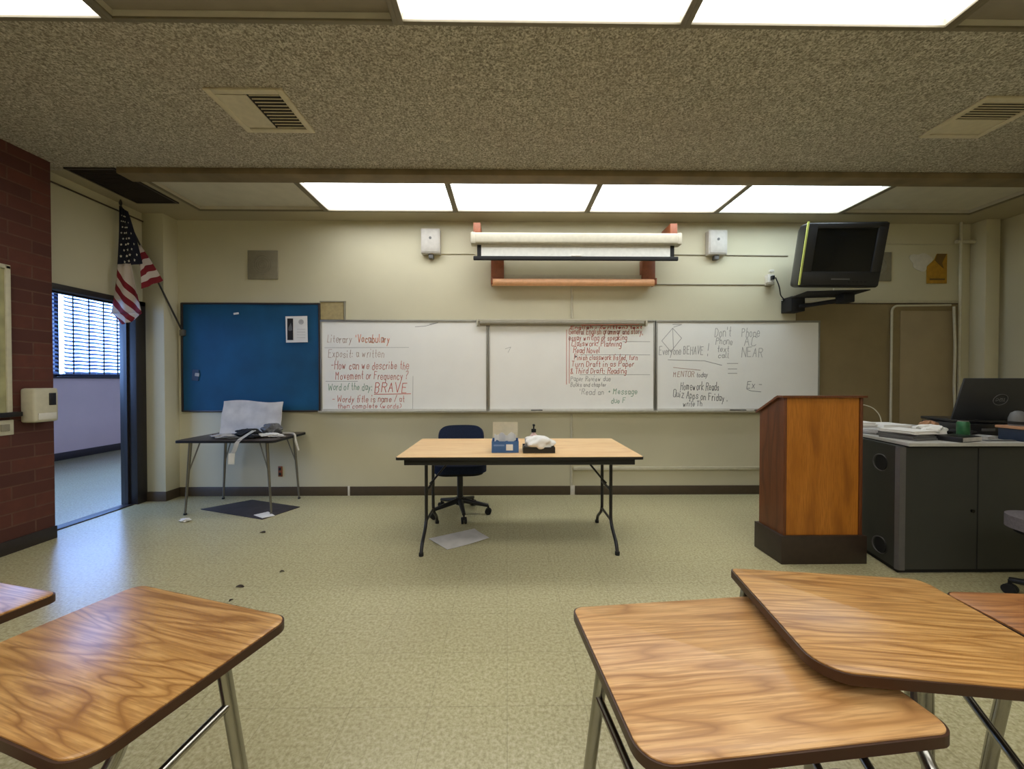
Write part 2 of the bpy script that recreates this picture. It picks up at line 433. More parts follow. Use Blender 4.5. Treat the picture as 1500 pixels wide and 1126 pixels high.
# ------------------------------------------------------------------ hallway window and blinds
w = MB()
for y0, y1 in ((-1.6, -1.55), (.4, .46), (2.4, 2.46), (6.27, 6.33), (8.85, 8.9), (4.35, 4.41)): w.span(-7.2, -7.12, y0, y1, 1.33, 2.75)
w.span(-7.2, -7.12, -1.6, 8.9, 1.33, 1.37); w.span(-7.2, -7.12, -1.6, 8.9, 2.71, 2.75)
wf = struct(w.build('window_1', M['frame_dark']))
MB().span(-7.1, -7.03, -1.65, 8.95, 1.30, 1.33, .004).build('window_sill', M['frame_dark'], wf)
def blind(y0, y1, label):
    t = empty('window_blind', (-7.06, (y0+y1)/2, 1.35), 0, label, 'blind', 'slatted blinds in the hall window')
    w = y1-y0; sl = MB(); n = 21
    for i in range(n):
        z = .05+i*.063; sag = random.uniform(-.004, .004)
        def fn(u, v, z=z, sag=sag):
            yy = (u-.5)*w; a = (v-.5)
            return (a*.046, yy, z+sag+.004*math.cos(u*w*2*math.pi/.24) - a*.036 - .012*a*a)
        sl.grid(int(w/.03), 2, fn)
    bmesh.ops.solidify(sl.bm, geom=list(sl.bm.faces), thickness=.0015)
    sl.build('slats', M['blind'], t)
    MB().box((0, 0, 1.37), (.05, w, .04), bev=.004).build('headrail', M['blind'], t)
    MB().box((0, 0, .02), (.05, w, .018), bev=.004).build('bottom_rail', M['blind'], t)
    k = int(w/.24)
    for i in range(k):
        y = -w/2+.12+i*.24
        MB().tube([(.026, y, .02), (.026, y, 1.37)], .009, 6).build('ladder_cord', M['frame_dark'], t)
blind(4.42, 6.26, 'pale slatted blind left of the dark mullion in the hall window')
blind(6.34, 8.84, 'wide pale slatted blind right of the dark mullion in the hall window')

# ------------------------------------------------------------------ ceiling light fixtures
XS = [-3.16, -1.855, -.53, .825, 2.165, 3.465, 4.86]
def fixture(x0, x1, y0, y1, lens, label, group):
    cx, cy = (x0+x1)/2, (y0+y1)/2
    t = empty('ceiling_light', (cx, cy, CZ), 0, label, 'ceiling light', group)
    w, d = (x1-x0)/2, (y1-y0)/2; fr = MB()
    for q in (-1, 1):
        fr.box((q*(w-.013), 0, -.005), (.026, 2*d, .012), bev=.002)
        fr.box((0, q*(d-.011), -.005), (2*w-.052, .022, .012), bev=.002)
    fr.build('frame', M['fixture'], t)
    hs = MB(); rc = .028
    for q in (-1, 1):
        hs.box((q*(w-.012), 0, rc/2+.004), (.020, 2*d-.006, rc+.01)); hs.box((0, q*(d-.010), rc/2+.004), (2*w-.04, .016, rc+.01))
    hs.box((0, 0, rc+.02), (2*w-.006, 2*d-.006, .01)); hs.build('housing', M['lens_off'], t)
    MB().box((0, 0, rc+.008), (2*w-.05, 2*d-.04, .006)).build('lens', M[lens], t)
far_lab = {0: 'unlit ceiling light panel beside the left end of the far light row', 1: 'lit ceiling panel above the left whiteboard, leftmost lit one of far row',
           2: 'lit ceiling panel of the far row, above the left half of the projection screen', 3: 'lit ceiling panel of the far row, above the right half of the projection screen',
           4: 'lit ceiling panel of the far row, nearest the television', 5: 'unlit ceiling light panel of the far row above the television'}
near_lab = {0: 'lit warm ceiling panel in the top left corner, near row', 1: 'unlit grey ceiling panel between lit ones in the near row',
            2: 'lit ceiling panel in the middle of the near row', 3: 'lit ceiling panel at the right of the near row', 4: 'unlit grey ceiling panel in the top right corner, near row'}
for i in range(6):
    lit = 1 <= i <= 4
    fixture(XS[i], XS[i+1], 3.43, 4.09, ('lit_blue' if i == 4 else 'lit_far') if lit else 'lens_off', far_lab[i], 'far row of ceiling lights')
XN = [-3.16, -1.915, -.53, .87, 2.175, 3.47]
for i in range(5):
    lit = i in (0, 2, 3)
    fixture(XN[i], XN[i+1], 1.29, 1.945, 'lit_near' if lit else 'lens_off_dk', near_lab[i], 'near row of ceiling lights')
for i in range(5):      # unseen rows added behind the camera to brighten the room
    fixture(XN[i], XN[i+1], -.90, -.25, 'lit_near', 'unseen lit ceiling panel added behind the student desks to brighten the room', 'added rear row of ceiling lights')
    fixture(XN[i], XN[i+1], -2.6, -1.95, 'lit_near', 'unseen lit ceiling panel added by the rear wall to brighten the room', 'added rearmost row of ceiling lights')

# ------------------------------------------------------------------ ceiling vents
def vent(x0, x1, y0, y1, label, split='x'):
    cx, cy = (x0+x1)/2, (y0+y1)/2; w, d = (x1-x0)/2, (y1-y0)/2
    t = empty('ceiling_vent', (cx, cy, CZ), 0, label, 'vent')
    fr = MB()
    for q in (-1, 1):
        fr.box((q*(w-.02), 0, -.007), (.04, 2*d, .014), bev=.003); fr.box((0, q*(d-.02), -.007), (2*w-.08, .04, .014), bev=.003)
    fr.build('frame', M['vent_frame'], t)
    MB().box((0, 0, -.002), (2*w-.08, 2*d-.08, .003)).build('duct_backing', M['vent_dark'], t)
    lo = MB(); n = 11; iw, idp = w-.04, d-.04
    if split == 'x':
        lo.box((-iw*.5-.005, 0, -.007), (iw-.01, 2*idp-.02, .006))
        for i in range(n): lo.box((iw*.5, -idp+(i+.5)*2*idp/n, -.008), (iw-.01, .003, .007), rot=(R(20), 0, 0))
    else:
        lo.box((0, idp*.5, -.007), (2*iw-.01, idp-.01, .006))
        for i in range(7): lo.box((0, -idp+(i+.5)*idp/7, -.008), (2*iw, .003, .007), rot=(R(20), 0, 0))
    lo.build('louvres', M['vent_frame'], t)
vent(-1.815, -1.345, 2.378, 2.79, 'square cream ceiling vent with dark slots on its right half, left of centre')
vent(2.94, 3.37, 2.39, 2.795, 'square cream ceiling vent near the right wall, dark on its near half', 'y')
t = empty('ceiling_return', (-3.43, 3.6, CZ), 0, 'long dark open return grille in the ceiling above the flag', 'vent')
g = MB()
for q in (-1, 1): g.box((q*.195, 0, -.006), (.02, .64, .012)); g.box((0, q*.31, -.006), (.37, .02, .012))
g.build('frame', M['basedk'], t); MB().box((0, 0, -.002), (.37, .60, .003)).build('duct_backing', M['vent_dark'], t)
g = MB()
for i in range(22): g.box((0, -.29+i*.0276, -.007), (.37, .003, .008), rot=(R(30), 0, 0))
g.build('louvres', M['basedk'], t)

# conduit under the ceiling on the left wall, wall conduits on the back wall
tag(MB().tube([(-3.80, 3.22, 2.93), (-3.80, 4.16, 2.93)], .008, 8).build('wall_conduit', M['base'], origin=(-3.80, 3.7, 2.93)), 'thin dark conduit under the ceiling above the doorway', 'conduit')
def conduit(p0, p1, label, r=.006, mat='creamtrim'):
    o = [(a+b)/2 for a, b in zip(p0, p1)]
    tag(MB().tube([p0, p1], r, 8).build('wall_conduit', M[mat], origin=o), label, 'conduit')
conduit((-.73, YB-.007, 2.665), (-.36, YB-.007, 2.665), 'short thin conduit between the left speaker and the projection screen')
conduit((1.72, YB-.007, 2.665), (3.12, YB-.007, 2.655), 'upper thin grey conduit running from projection screen to television', .005, 'grille')
conduit((1.60, YB-.007, 2.335), (2.87, YB-.007, 2.335), 'lower thin grey conduit running towards the socket box left of television', .005, 'grille')
conduit((3.95, YB-.007, 2.79), (4.99, YB-.007, 2.79), 'thin conduit on the wall right of the television', .005)
conduit((.715, YB-.012, 1.96), (.715, YB-.012, 2.32), 'vertical cream conduit between map rail and wooden map roller', .012)
conduit((.715, YB-.012, .11), (.715, YB-.012, .90), 'vertical cream conduit from whiteboard tray down to the baseboard', .012)
tag(MB().span(.73, 2.86, YB-.022, YB, .275, .312, .004).build('cable_raceway', M['creamtrim'], origin=(1.8, YB, .29)), 'long horizontal cream cable raceway low on wall behind the folding table', 'raceway')

# ------------------------------------------------------------------ handwriting (single-stroke letters drawn as thin marker strokes)
G = {}
def _g(s):
    for line in s.strip().split('\n'):
        ch, w, body = line.split(' ', 2)
        G[ch] = (float(w), [[(int(p[0]), '0123456789'.index(p[1]) if p[1].isdigit() else -('abc'.index(p[1])+1)) for p in st.split(',')] for st in body.split()])
_g('''a 4 33,24,04,02,10,20,32,34 34,31,40
b 4 07,00 03,14,24,32,31,20,10,01
c 4 33,24,14,03,01,10,20,31
d 4 33,24,14,03,01,10,20,31 37,30
e 4 02,32,33,24,14,03,01,10,20,31
f 3 37,27,16,10 04,24
g 4 33,24,14,03,01,10,20,31 34,3b,2c,0c
h 4 07,00 03,14,24,33,30
i 2 04,00 06,07
j 3 14,1b,0c 16,17
k 4 07,00 34,02,30
l 2 07,01,10
m 6 04,00 03,14,23,20 23,34,43,40
n 4 04,00 03,14,24,33,30
o 4 14,03,01,10,20,31,33,24,14
p 4 04,0c 03,14,24,32,31,20,10,01
q 4 33,24,14,03,01,10,20,31 34,3c
r 3 04,00 02,14,24
s 4 33,24,14,03,12,22,31,20,10,01
t 3 17,11,20 04,24
u 4 04,01,10,20,31 34,30
v 4 04,20,34
w 6 04,10,23,30,44
x 4 04,30 34,00
y 4 04,20 34,0c
z 4 04,34,00,30
A 5 00,27,40 13,33
B 5 00,07,27,36,35,24,04 24,33,31,20,00
C 5 46,37,17,06,01,10,30,41
D 5 00,07,27,45,42,20,00
E 5 47,07,00,40 04,34
F 5 47,07,00 04,34
G 5 46,37,17,06,01,10,30,41,43,23
H 5 07,00 47,40 04,44
I 3 07,27 17,10 00,20
L 4 07,00,30
M 6 00,07,24,47,40
N 5 00,07,40,47
O 5 17,06,01,10,30,41,46,37,17
P 5 00,07,37,46,45,34,04
Q 5 17,06,01,10,30,41,46,37,17 32,50
R 5 00,07,37,46,45,34,04 24,40
S 5 46,37,17,06,05,34,31,20,01
T 5 07,47 27,20
U 5 07,01,10,30,41,47
V 5 07,20,47
W 7 07,10,35,50,67
Y 5 07,24,47 24,20
! 2 07,03 01,00
? 4 06,17,27,36,35,13,12 11,10
. 2 00,01
: 2 00,01 04,03
" 3 07,05 27,25
' 2 07,05
- 4 03,33
/ 4 00,37
( 2 27,05,02,20
) 2 07,25,22,00
* 3 03,23 14,12
3 4 07,37,14,34,31,20,00
_ 4 00,40
& 4 40,14,06,27,25,01,10,31
, 2 00,1b''')
def writing(lines, mat, parent, y, width=.0065):
    """lines: (text, x, z, cap height, slope, total width). flat marker ribbons on the board surface, one part per line"""
    for line in lines:
        text, x, z, h, slope = line[:5]; W = line[5] if len(line) > 5 else None
        b = MB(); rnd = random.Random(int(abs(x)*1000+abs(z)*777))
        def seg(p, q):
            d = Vector((q[0]-p[0], q[1]-p[1])); L = d.length
            if L < 1e-5: return
            d /= L; n = Vector((-d.y, d.x))*width/2; e = d*width*.3
            P = [(p[0]-e.x+n.x, p[1]-e.y+n.y), (p[0]-e.x-n.x, p[1]-e.y-n.y), (q[0]+e.x-n.x, q[1]+e.y-n.y), (q[0]+e.x+n.x, q[1]+e.y+n.y)]
            b.bm.faces.new([b.bm.verts.new((X, y, Z)) for X, Z in P])
        if isinstance(text, list):                       # a free drawn line: list of points
            for p, q in zip(text, text[1:]): seg((x+p[0], z+p[1]), (x+q[0], z+q[1]))
            b.build('marker_line', M[mat], parent, smooth=False); continue
        s = h/7; cx = 0
        tot = sum(3 if c == ' ' else G[c][0]+1.0 for c in text)*s
        kx = W/tot if W else 1
        for ch in text:
            if ch == ' ': cx += 3*s*kx; continue
            w, strokes = G[ch]; dy = rnd.uniform(-.5, .5)*s; sh = rnd.uniform(.05, .2); k = rnd.uniform(.9, 1.1)
            for st in strokes:
                pts = []
                for px_, pz in st:
                    X = cx+(px_*k+pz*sh+rnd.uniform(-.13, .13))*s*kx; Z = pz*s*k+dy+rnd.uniform(-.13, .13)*s
                    pts.append((x+X, z+Z+X*slope))
                for p, q in zip(pts, pts[1:]): seg(p, q)
            cx += (w+1.0)*s*kx
        b.build('handwriting_line', M[mat], parent, smooth=False)

# ------------------------------------------------------------------ whiteboards
ZT, ZB = 1.935, .93
def whiteboard(x0, x1, label):
    t = empty('whiteboard', ((x0+x1)/2, YB, ZB), 0, label, 'whiteboard', 'row of three whiteboards')
    w = (x1-x0)/2; hh = ZT-ZB
    MB().box((0, -.014, hh/2), (2*w, .016, hh)).build('writing_surface', M['whiteboard'], t)
    fr = MB()
    for q in (-1, 1): fr.box((q*(w-.009), -.016, hh/2), (.018, .026, hh), bev=.002)
    fr.box((0, -.017, hh-.010), (2*w, .028, .022), bev=.002)
    fr.build('frame', M['alu'], t)
    tr = MB(); tr.sideprism([(-.006, -.006), (-.085, -.006), (-.092, .014), (-.086, .014), (-.08, .004), (-.028, .004), (-.028, .03), (-.006, .03)], -w, w)
    tr.build('marker_tray', M['tray'], t)
    return t
b1 = whiteboard(-2.045, -.215, 'left whiteboard with orange and red handwriting, beside the blue bulletin board')
b2 = whiteboard(-.208, 1.636, 'middle whiteboard with a long block of red handwriting under a map rail')
b3 = whiteboard(1.643, 3.475, 'right whiteboard with black handwriting and a diamond sketch, behind the lectern')
def loc(t, lines):      # world x/z -> board-local
    ox, oz = t.location.x, t.location.z
    return [(l[0], l[1]-ox, l[2]-oz)+tuple(l[3:]) for l in lines]
SY = -.0232
def ln_(pts, x, z): return (pts, x, z, 0, 0)
writing(loc(b1, [('Literary', -1.97, 1.685, .08, 0, .28), ('Exposit: a written', -1.96, 1.525, .085, 0, .62)]), 'brown_ink', b1, SY, .005)
writing(loc(b1, [("'Vocabulary", -1.66, 1.69, .085, 0, .38)]), 'orange', b1, SY, .008)
writing(loc(b1, [('-How can we describe the', -1.93, 1.395, .088, 0, .86), ('Movement or Frequency ?', -1.88, 1.285, .085, 0, .80), ('- Wordy title is name / at', -1.92, 1.035, .070, 0, .80), ('then complete (words)', -1.86, .968, .050, 0, .70)]), 'red', b1, SY, .006)
writing(loc(b1, [('BRAVE', -1.455, 1.14, .105, 0, .37), ln_([(0, 0), (.40, .005)], -1.46, 1.12)]), 'redp', b1, SY, .007)
writing(loc(b1, [('Word of the day:', -1.96, 1.165, .075, 0, .49)]), 'green_ink', b1, SY, .006)
writing(loc(b1, [ln_([(0, 0), (.92, .004)], -2.0, 1.63), ln_([(0, 0), (.35, 0)], -1.99, 1.262), ln_([(0, 0), (-.005, -.38)], -1.035, 1.32)]), 'grey_ink', b1, SY, .004)
writing(loc(b1, [ln_([(0, 0), (.12, .01), (.25, .045), (.16, .03)], -1.01, 1.86)]), 'dark_ink', b1, SY, .005)
writing(loc(b2, [('General English grammar and story,', .68, 1.780, .060, .008, .83), ('essay writing or speaking', .68, 1.715, .060, .004, .65), ('Classwork: Planning', .71, 1.650, .060, 0, .56), ('Read Novel', .73, 1.575, .062, 0, .30),
                 ('Finish classwork listed, turn', .74, 1.500, .058, 0, .71), ('Turn Draft in as Paper', .71, 1.425, .060, 0, .70), ('& Third Draft: Reading', .70, 1.348, .060, 0, .63), ln_([(0, 0), (0, -.60)], .655, 1.83), ln_([(0, 0), (0, -.52)], .685, 1.76)]), 'red', b2, SY, .0065)
writing(loc(b2, [('English : (written) text', .70, 1.84, .035, .004, .80)]), 'redp', b2, SY, .008)
writing(loc(b2, [('Paper Review due', .70, 1.265, .055, 0, .45), ('Books and chapter', .70, 1.205, .045, 0, .40), ("'Read an", .80, 1.115, .062, 0, .28), ln_([(0, 0), (.06, .02), (.03, -.04)], -.02, 1.62), ln_([(0, 0), (.78, 0)], .80, 1.335), ln_([(0, 0), (.3, 0)], 1.28, 1.70), ln_([(0, 0), (.78, 0)], .80, 1.555)]), 'grey_ink', b2, SY, .0045)
writing(loc(b2, [('* Message', 1.12, 1.12, .065, 0, .33), ('due F', 1.15, 1.02, .062, 0, .17)]), 'green_ink', b2, SY, .006)
writing(loc(b2, [ln_([(0, .01), (.02, 0), (0, -.01), (.01, .01)], .75, 1.535)]), 'dark_ink', b2, SY, .008)
writing(loc(b3, [ln_([(0, 0), (.12, .14), (.22, .03), (.10, -.12), (0, 0)], 1.71, 1.71), ln_([(0, 0), (.01, -.24)], 1.83, 1.85), ln_([(0, 0), (.09, .03), (-.01, .03)], 1.84, 1.86), ('Everyone BEHAVE', 1.68, 1.56, .085, 0, .50), ('!', 2.22, 1.55, .14, 0, .03),
                 ("Don't", 2.30, 1.76, .10, 0, .19), ('Phone', 2.31, 1.67, .08, 0, .20), ('text', 2.33, 1.59, .065, 0, .14), ('call', 2.34, 1.52, .055, 0, .13), ('Phone', 2.60, 1.755, .10, 0, .21), ('AC', 2.63, 1.65, .10, 0, .15), ('NEAR', 2.60, 1.53, .10, 0, .25),
                 ln_([(0, 0), (.40, -.01), (.6, -.06)], 1.78, 1.50), ln_([(0, 0), (.12, 0)], 2.44, 1.46), ln_([(0, 0), (.1, 0)], 2.45, 1.40), ln_([(0, 0), (.1, 0)], 2.45, 1.35), ('today', 2.10, 1.31, .05, 0, .13)]), 'grey_ink', b3, SY, .006)
writing(loc(b3, [('MENTOR', 1.84, 1.31, .058, 0, .24), ln_([(0, .01), (.3, -.02)], 1.84, 1.405)]), 'brown_ink', b3, SY, .006)
writing(loc(b3, [('Homework Reads', 1.92, 1.17, .085, -.02, .44), ('Quiz Apps on Friday .', 1.84, 1.09, .08, -.09, .62), ('write Th', 1.95, .985, .06, 0, .22), ('Ex -', 2.66, 1.19, .08, 0, .18), ln_([(0, .02), (.05, 0), (.16, -.01)], 2.66, 1.155)]), 'dark_ink', b3, SY, .0065)
# markers on the trays
def marker(x, w, label, y=YB-.06):
    t = empty('dry_erase_marker', (x, y, ZB+.004+.009), 0, label, 'marker')
    MB().cyl((0, 0, 0), .009, w, rot=(0, R(90), 0), seg=14).build('barrel', M['blackp'], t)
    MB().cyl((w/2+.01, 0, 0), .0095, .035, rot=(0, R(90), 0), seg=14, r2=.008).build('cap', M['blackm'], t)
marker(.31, .10, 'black marker on the tray of the middle whiteboard')
marker(2.53, .15, 'black marker on the right whiteboard tray, left one of two')
marker(2.80, .14, 'black marker on the right whiteboard tray, one nearer the lectern')

# map rail over the middle whiteboard
t = empty('map_rail', (.60, YB-.035, 1.90), 0, 'cream map roller rail fixed over the top of the middle whiteboard', 'map rail')
MB().box((0, .002, .030), (1.88, .058, .022), bev=.004).build('rail', M['cream_metal'], t)
MB().cyl((0, -.012, -.002), .026, 1.80, rot=(0, R(90), 0)).build('roller', M['grille'], t)
for q in (-1, 1): MB().box((q*.925, -.005, .005), (.02, .06, .07), bev=.004).build('end_bracket', M['cream_metal'], t)
MB().tube([(.20, -.04, -.026), (.84, -.04, -.02)], .006, 8).build('dowel', M['woodblk'], t)

# ------------------------------------------------------------------ bulletin boards and papers
t = empty('bulletin_board', (-2.80, YB, .93), 0, 'large bulletin board covered in blue paper beside the left corner', 'bulletin board')
MB().grid(40, 24, lambda u, v: ((u-.5)*1.47, -.018-.004*math.sin(u*9+v*5)-.003*math.sin(v*23+u*31)*u, .01+v*1.17), .004).build('backing_paper', M['blueboard'], t)
fr = MB()
for q in (-1, 1): fr.box((q*.745, -.016, .593), (.018, .03, 1.186), bev=.003)
fr.box((0, -.016, 1.18), (1.49, .03, .018), bev=.003); fr.box((0, -.016, .006), (1.49, .03, .018), bev=.003)
fr.build('frame', M['basedk'], t)
MB().box((-.60, -.026, .40), (.07, .004, .12), rot=(0, R(4), 0)).build('torn_patch', M['darkblue'], t)
MB().box((-.58, -.029, .405), (.045, .003, .035), rot=(0, R(8), 0)).build('torn_paper', M['paper_grey'], t)
tag(MB().box((-2.95, YB-.032, 2.0), (.055, .004, .02), rot=(0, R(-8), 0)).build('paper_scrap', M['paper'], origin=(-2.95, YB-.03, 2.0)), 'tiny white paper scrap near the top of the blue board', 'paper')
t = empty('poster', (-2.298, YB-.030, 1.69), 0, 'white flyer with a dark photo strip pinned on the blue board', 'poster')
MB().box((0, 0, .14), (.235, .003, .285), rot=(0, R(-1), 0)).build('sheet', M['paper'], t)
MB().box((-.068, -.003, .14), (.062, .002, .235)).build('photo_strip', M['blackp'], t)
MB().frontprism([(-.085, .16), (-.06, .21), (-.05, .17), (-.045, .13), (-.07, .12), (-.09, .13)], -.005, -.0045).build('photo_figure', M['greyp'], t)
ln = MB()
for i in range(4): ln.box((.05, -.003, .05+i*.03), (.09, .002, .003))
ln.cyl((.05, -.003, .22), .028, .002, rot=(R(90), 0, 0)); ln.build('print_lines', M['paper_grey'], t)
t = empty('tack_strip', (-1.912, YB, 1.94), 0, 'small tan tackboard remnant above the corner of the left whiteboard', 'tackboard')
MB().box((-.01, -.006, .095), (.25, .01, .19)).build('cork', M['cork'], t)
fr = MB(); fr.box((0, -.009, .196), (.28, .018, .012)); fr.box((.13, -.009, .095), (.016, .018, .19)); fr.build('frame', M['grille'], t)

# ------------------------------------------------------------------ wall grilles, speakers, sockets
def wall_grille(x, z, w, h_, label):
    t = empty('wall_grille', (x, YB, z), 0, label, 'grille', 'speaker grilles on the back wall')
    MB().box((0, -.008, 0), (w, .016, h_), bev=.004).build('plate', M['grille'], t)
    rg = MB()
    for r_ in (.03, .055, .08, .1):
        rg.tube([(r_*math.cos(a*math.pi/12), -.018, r_*math.sin(a*math.pi/12)) for a in range(25)], .0035, 6)
    rg.build('grille_rings', M['grille'], t)
wall_grille(-2.672, 2.535, .325, .315, 'square beige wall grille above the blue bulletin board')
wall_grille(4.12, 2.54, .32, .32, 'square beige wall grille half hidden behind the television')
def spk(x, label):
    t = empty('wall_speaker', (x, YB, 2.78), 0, label, 'speaker', 'pair of small wall speakers')
    MB().box((0, -.04, 0), (.205, .08, .265), bev=.006, seg=2).build('cabinet', M['grey_w'], t)
    MB().box((0, -.083, 0), (.18, .008, .24), bev=.003).build('front_grille', M['grey_w'], t)
    MB().cyl((0, -.089, .03), .014, .006, rot=(R(90), 0, 0), seg=16).build('badge', M['greyp'], t)
    MB().box((0, -.03, -.155), (.05, .06, .05), bev=.006).build('bracket', M['greyp'], t)
spk(-.83, 'small white wall speaker left of the projection screen')
spk(2.30, 'small white wall speaker between projection screen and television')
t = empty('wall_socket', (-2.50, YB, .27), 0, 'dark wall socket under the laminate side table', 'socket')
MB().box((0, -.006, 0), (.045, .012, .115), bev=.004).build('plate', M['woodblk'], t)
for q in (-1, 1): MB().box((0, -.013, q*.028), (.024, .004, .03), bev=.001).build('outlet', M['blackp'], t)
t = empty('socket_box', (2.90, YB, 2.38), 0, 'white surface socket box with plugs left of the television', 'socket')
MB().box((0, -.03, 0), (.075, .06, .12), bev=.008).build('box', M['white'], t)
MB().box((-.02, -.07, -.05), (.07, .05, .035), bev=.006).build('plug', M['grille'], t)
MB().box((.005, -.075, .015), (.03, .035, .045), bev=.005).build('plug', M['blackp'], t)
MB().box((0, -.06, .09), (.045, .04, .03), bev=.005).build('cover', M['white'], t)
for pts, lab, m_ in (([(2.94, 4.28, 2.40), (2.97, 4.26, 2.30), (2.99, 4.27, 2.20), (3.03, 4.27, 2.16), (3.05, 4.33, 2.13)], 'black power cord looping from the socket box to the television mount', 'blackp'),
                     ([(3.02, 4.30, 2.155), (3.2, 4.3, 2.15), (3.45, 4.28, 2.155), (3.56, 4.27, 2.19), (3.58, 4.27, 2.28)], 'white cable hanging behind the television mount', 'white')):
    tag(MB().tube(pts, .006, 8, smooth=.05).build('power_cord', M[m_], origin=pts[0]), lab, 'cord')

# ------------------------------------------------------------------ projection screen and wooden map roller
t = empty('projection_screen', (.715, 4.09, 2.68), 0, 'white pull-down projection screen in a cream housing with black bottom bar', 'projection screen')
MB().box((0, 0, .055), (2.18, .10, .115), bev=.02, seg=3).build('housing', M['cream_metal'], t)
for q in (-1, 1): MB().box((q*1.065, 0, .055), (.05, .104, .119), bev=.01).build('end_cap', M['cream_metal'], t)
MB().box((0, 0, -.065), (1.98, .004, .13)).build('screen_fabric', M['screen_white'], t)
for q in (-1, 1): MB().box((q*1.005, 0, -.065), (.042, .008, .12)).build('black_border', M['blackm'], t)
MB().box((0, -.005, -.142), (2.13, .03, .042), bev=.008).build('bottom_bar', M['blackm'], t)
MB().box((.0, -.012, -.115), (.10, .02, .016), bev=.004).build('pull_tab', M['white'], t)
for q in (-1, 1): MB().box((q*1.03, .135, .155), (.075, .235, .16), bev=.004).build('wooden_bracket', M['woodblk'], t)
MB().box((0, .235, .165), (2.10, .03, .02), bev=.003).build('wall_batten', M['grille'], t)
t = empty('map_roller', (.715, YB-.004, 2.30), 0, 'varnished wooden map roller with brown end blocks below the projection screen', 'map roller')
for q in (-1, 1): MB().box((q*.82, -.05, .155), (.14, .10, .26), bev=.006).build('end_block', M['woodblk'], t)
MB().cyl((0, -.10, .030), .038, 1.76, rot=(0, R(90), 0)).build('roller', M['copper'], t)
for q in (-1, 1): MB().box((q*.88, -.085, .035), (.02, .13, .07), bev=.006).build('bracket', M['woodblk'], t)
MB().box((0, -.06, .092), (1.50, .006, .06)).build('rolled_map', M['cream_metal'], t)

# ------------------------------------------------------------------ television
t = empty('television', (3.21, 3.80, 2.16), 0, 'bulky black tube television tilted down on a wall mount', 'television', rot=(R(10), R(2.5), R(-9)))
W_, H_ = .71, .60
body = MB()
def tvring(y, w, h, zc): return [(x, y, zc+z) for x, z in rrect(w, h, .03)]
rings = [tvring(.0, W_, H_, .32), tvring(.10, W_, H_, .32), tvring(.16, W_*.96, H_*.94, .31), tvring(.42, W_*.6, H_*.55, .29)]
vr = [[body.bm.verts.new(p) for p in r] for r in rings]
for a, b in zip(vr, vr[1:]):
    for k in range(len(a)): body.bm.faces.new((a[k], a[(k+1) % len(a)], b[(k+1) % len(a)], b[k]))
body.bm.faces.new(vr[0][::-1]); body.bm.faces.new(vr[-1]); body.build('casing', M['blackp'], t)
bz = MB()
for q in (-1, 1): bz.box((q*.30, -.012, .36), (.085, .03, .50), bev=.01)
bz.box((0, -.012, .585), (.68, .03, .05), bev=.01); bz.box((0, -.014, .10), (.68, .034, .13), bev=.012)
bz.build('bezel', simple('tv_bezel', (34, 34, 37), .4), t)
def scr(u, v):
    x = (u-.5)*.56; z = .365+(v-.5)*.43
    return (x, -.012-.012*(1-((u-.5)*2)**2)*(1-((v-.5)*2)**2), z)
MB().grid(16, 12, scr, .004).build('screen', M['glass_dark'], t)
MB().box((0, -.033, .095), (.16, .004, .012)).build('front_logo', M['greyp'], t)
MB().box((-.353, -.028, .33), (.014, .012, .585), rot=(0, 0, 0)).build('edge_tape', M['yellowgreen'], t)
bt = MB()
for i in range(5): bt.box((.08+i*.035, -.032, .07), (.018, .006, .008), bev=.002)
bt.build('buttons', M['blackm'], t)
t = empty('tv_mount', (3.12, YB, 2.075), 0, 'black steel wall mount with arm carrying the television', 'mount')
MB().box((-.0, -.09, .02), (.15, .16, .16), bev=.006).build('wall_bracket', M['blackm'], t)
MB().tube([(.02, -.16, -.01), (.26, -.42, .01)], .022, 8).build('arm', M['blackm'], t)
MB().box((.27, -.44, .02), (.11, .11, .09), bev=.008).build('swivel', M['blackm'], t)
MB().box((.13, -.40, .072), (.56, .32, .010), rot=(0, 0, R(-9)), bev=.004).build('shelf', M['blackm'], t)

# ------------------------------------------------------------------ right end of the back wall
t = empty('wall_panel', (4.14, YB, 0), 0, 'tan painted wall panel with thin dark border behind the lectern', 'panel')
MB().box((0, -.005, 1.07), (1.84, .008, 2.13)).build('panel', M['tanpanel'], t)
fr = MB(); fr.box((0, -.008, 2.15), (1.88, .016, .03), bev=.003); fr.box((.92, -.008, 1.07), (.03, .016, 2.13), bev=.003); fr.build('border', M['creamtrim'], t)
MB().box((0, -.010, 2.128), (1.82, .008, .012)).build('dark_strip', M['base'], t)  # solid dark brown strip just below the top border
MB().box((.56, -.012, 1.03), (.62, .006, 2.04), bev=.002).build('door_leaf', M['tanpanel2'], t)
tag(MB().tube([(4.27, 4.315, .0), (4.27, 4.315, 2.06), (4.31, 4.315, 2.10), (4.93, 4.315, 2.11)], .011, 8, smooth=.05).build('cable_raceway', M['creamtrim'], origin=(4.27, 4.315, 0)),
    'cream cable run rising behind the console and bending right with rounded corner', 'raceway')
tag(MB().tube([(4.95, 4.30, 2.09), (4.96, 4.29, 1.6), (4.94, 4.28, 1.2), (4.99, 4.29, .6), (4.98, 4.28, .02)], .012, 8, smooth=.2).build('hanging_cable', M['creamtrim'], origin=(4.95, 4.3, 2.09)),
    'cream cable hanging along the right border of the tan panel', 'cable')
t = empty('sign_card', (4.80, YB, 2.52), 0, 'yellow and brown notched sign card high on the wall by the right corner', 'sign')
MB().frontprism([(-.115, -.165), (.11, -.165), (.11, .165), (.0, .165), (-.03, .10), (-.115, .02)], -.012, -.004).build('card', M['yellow'], t)
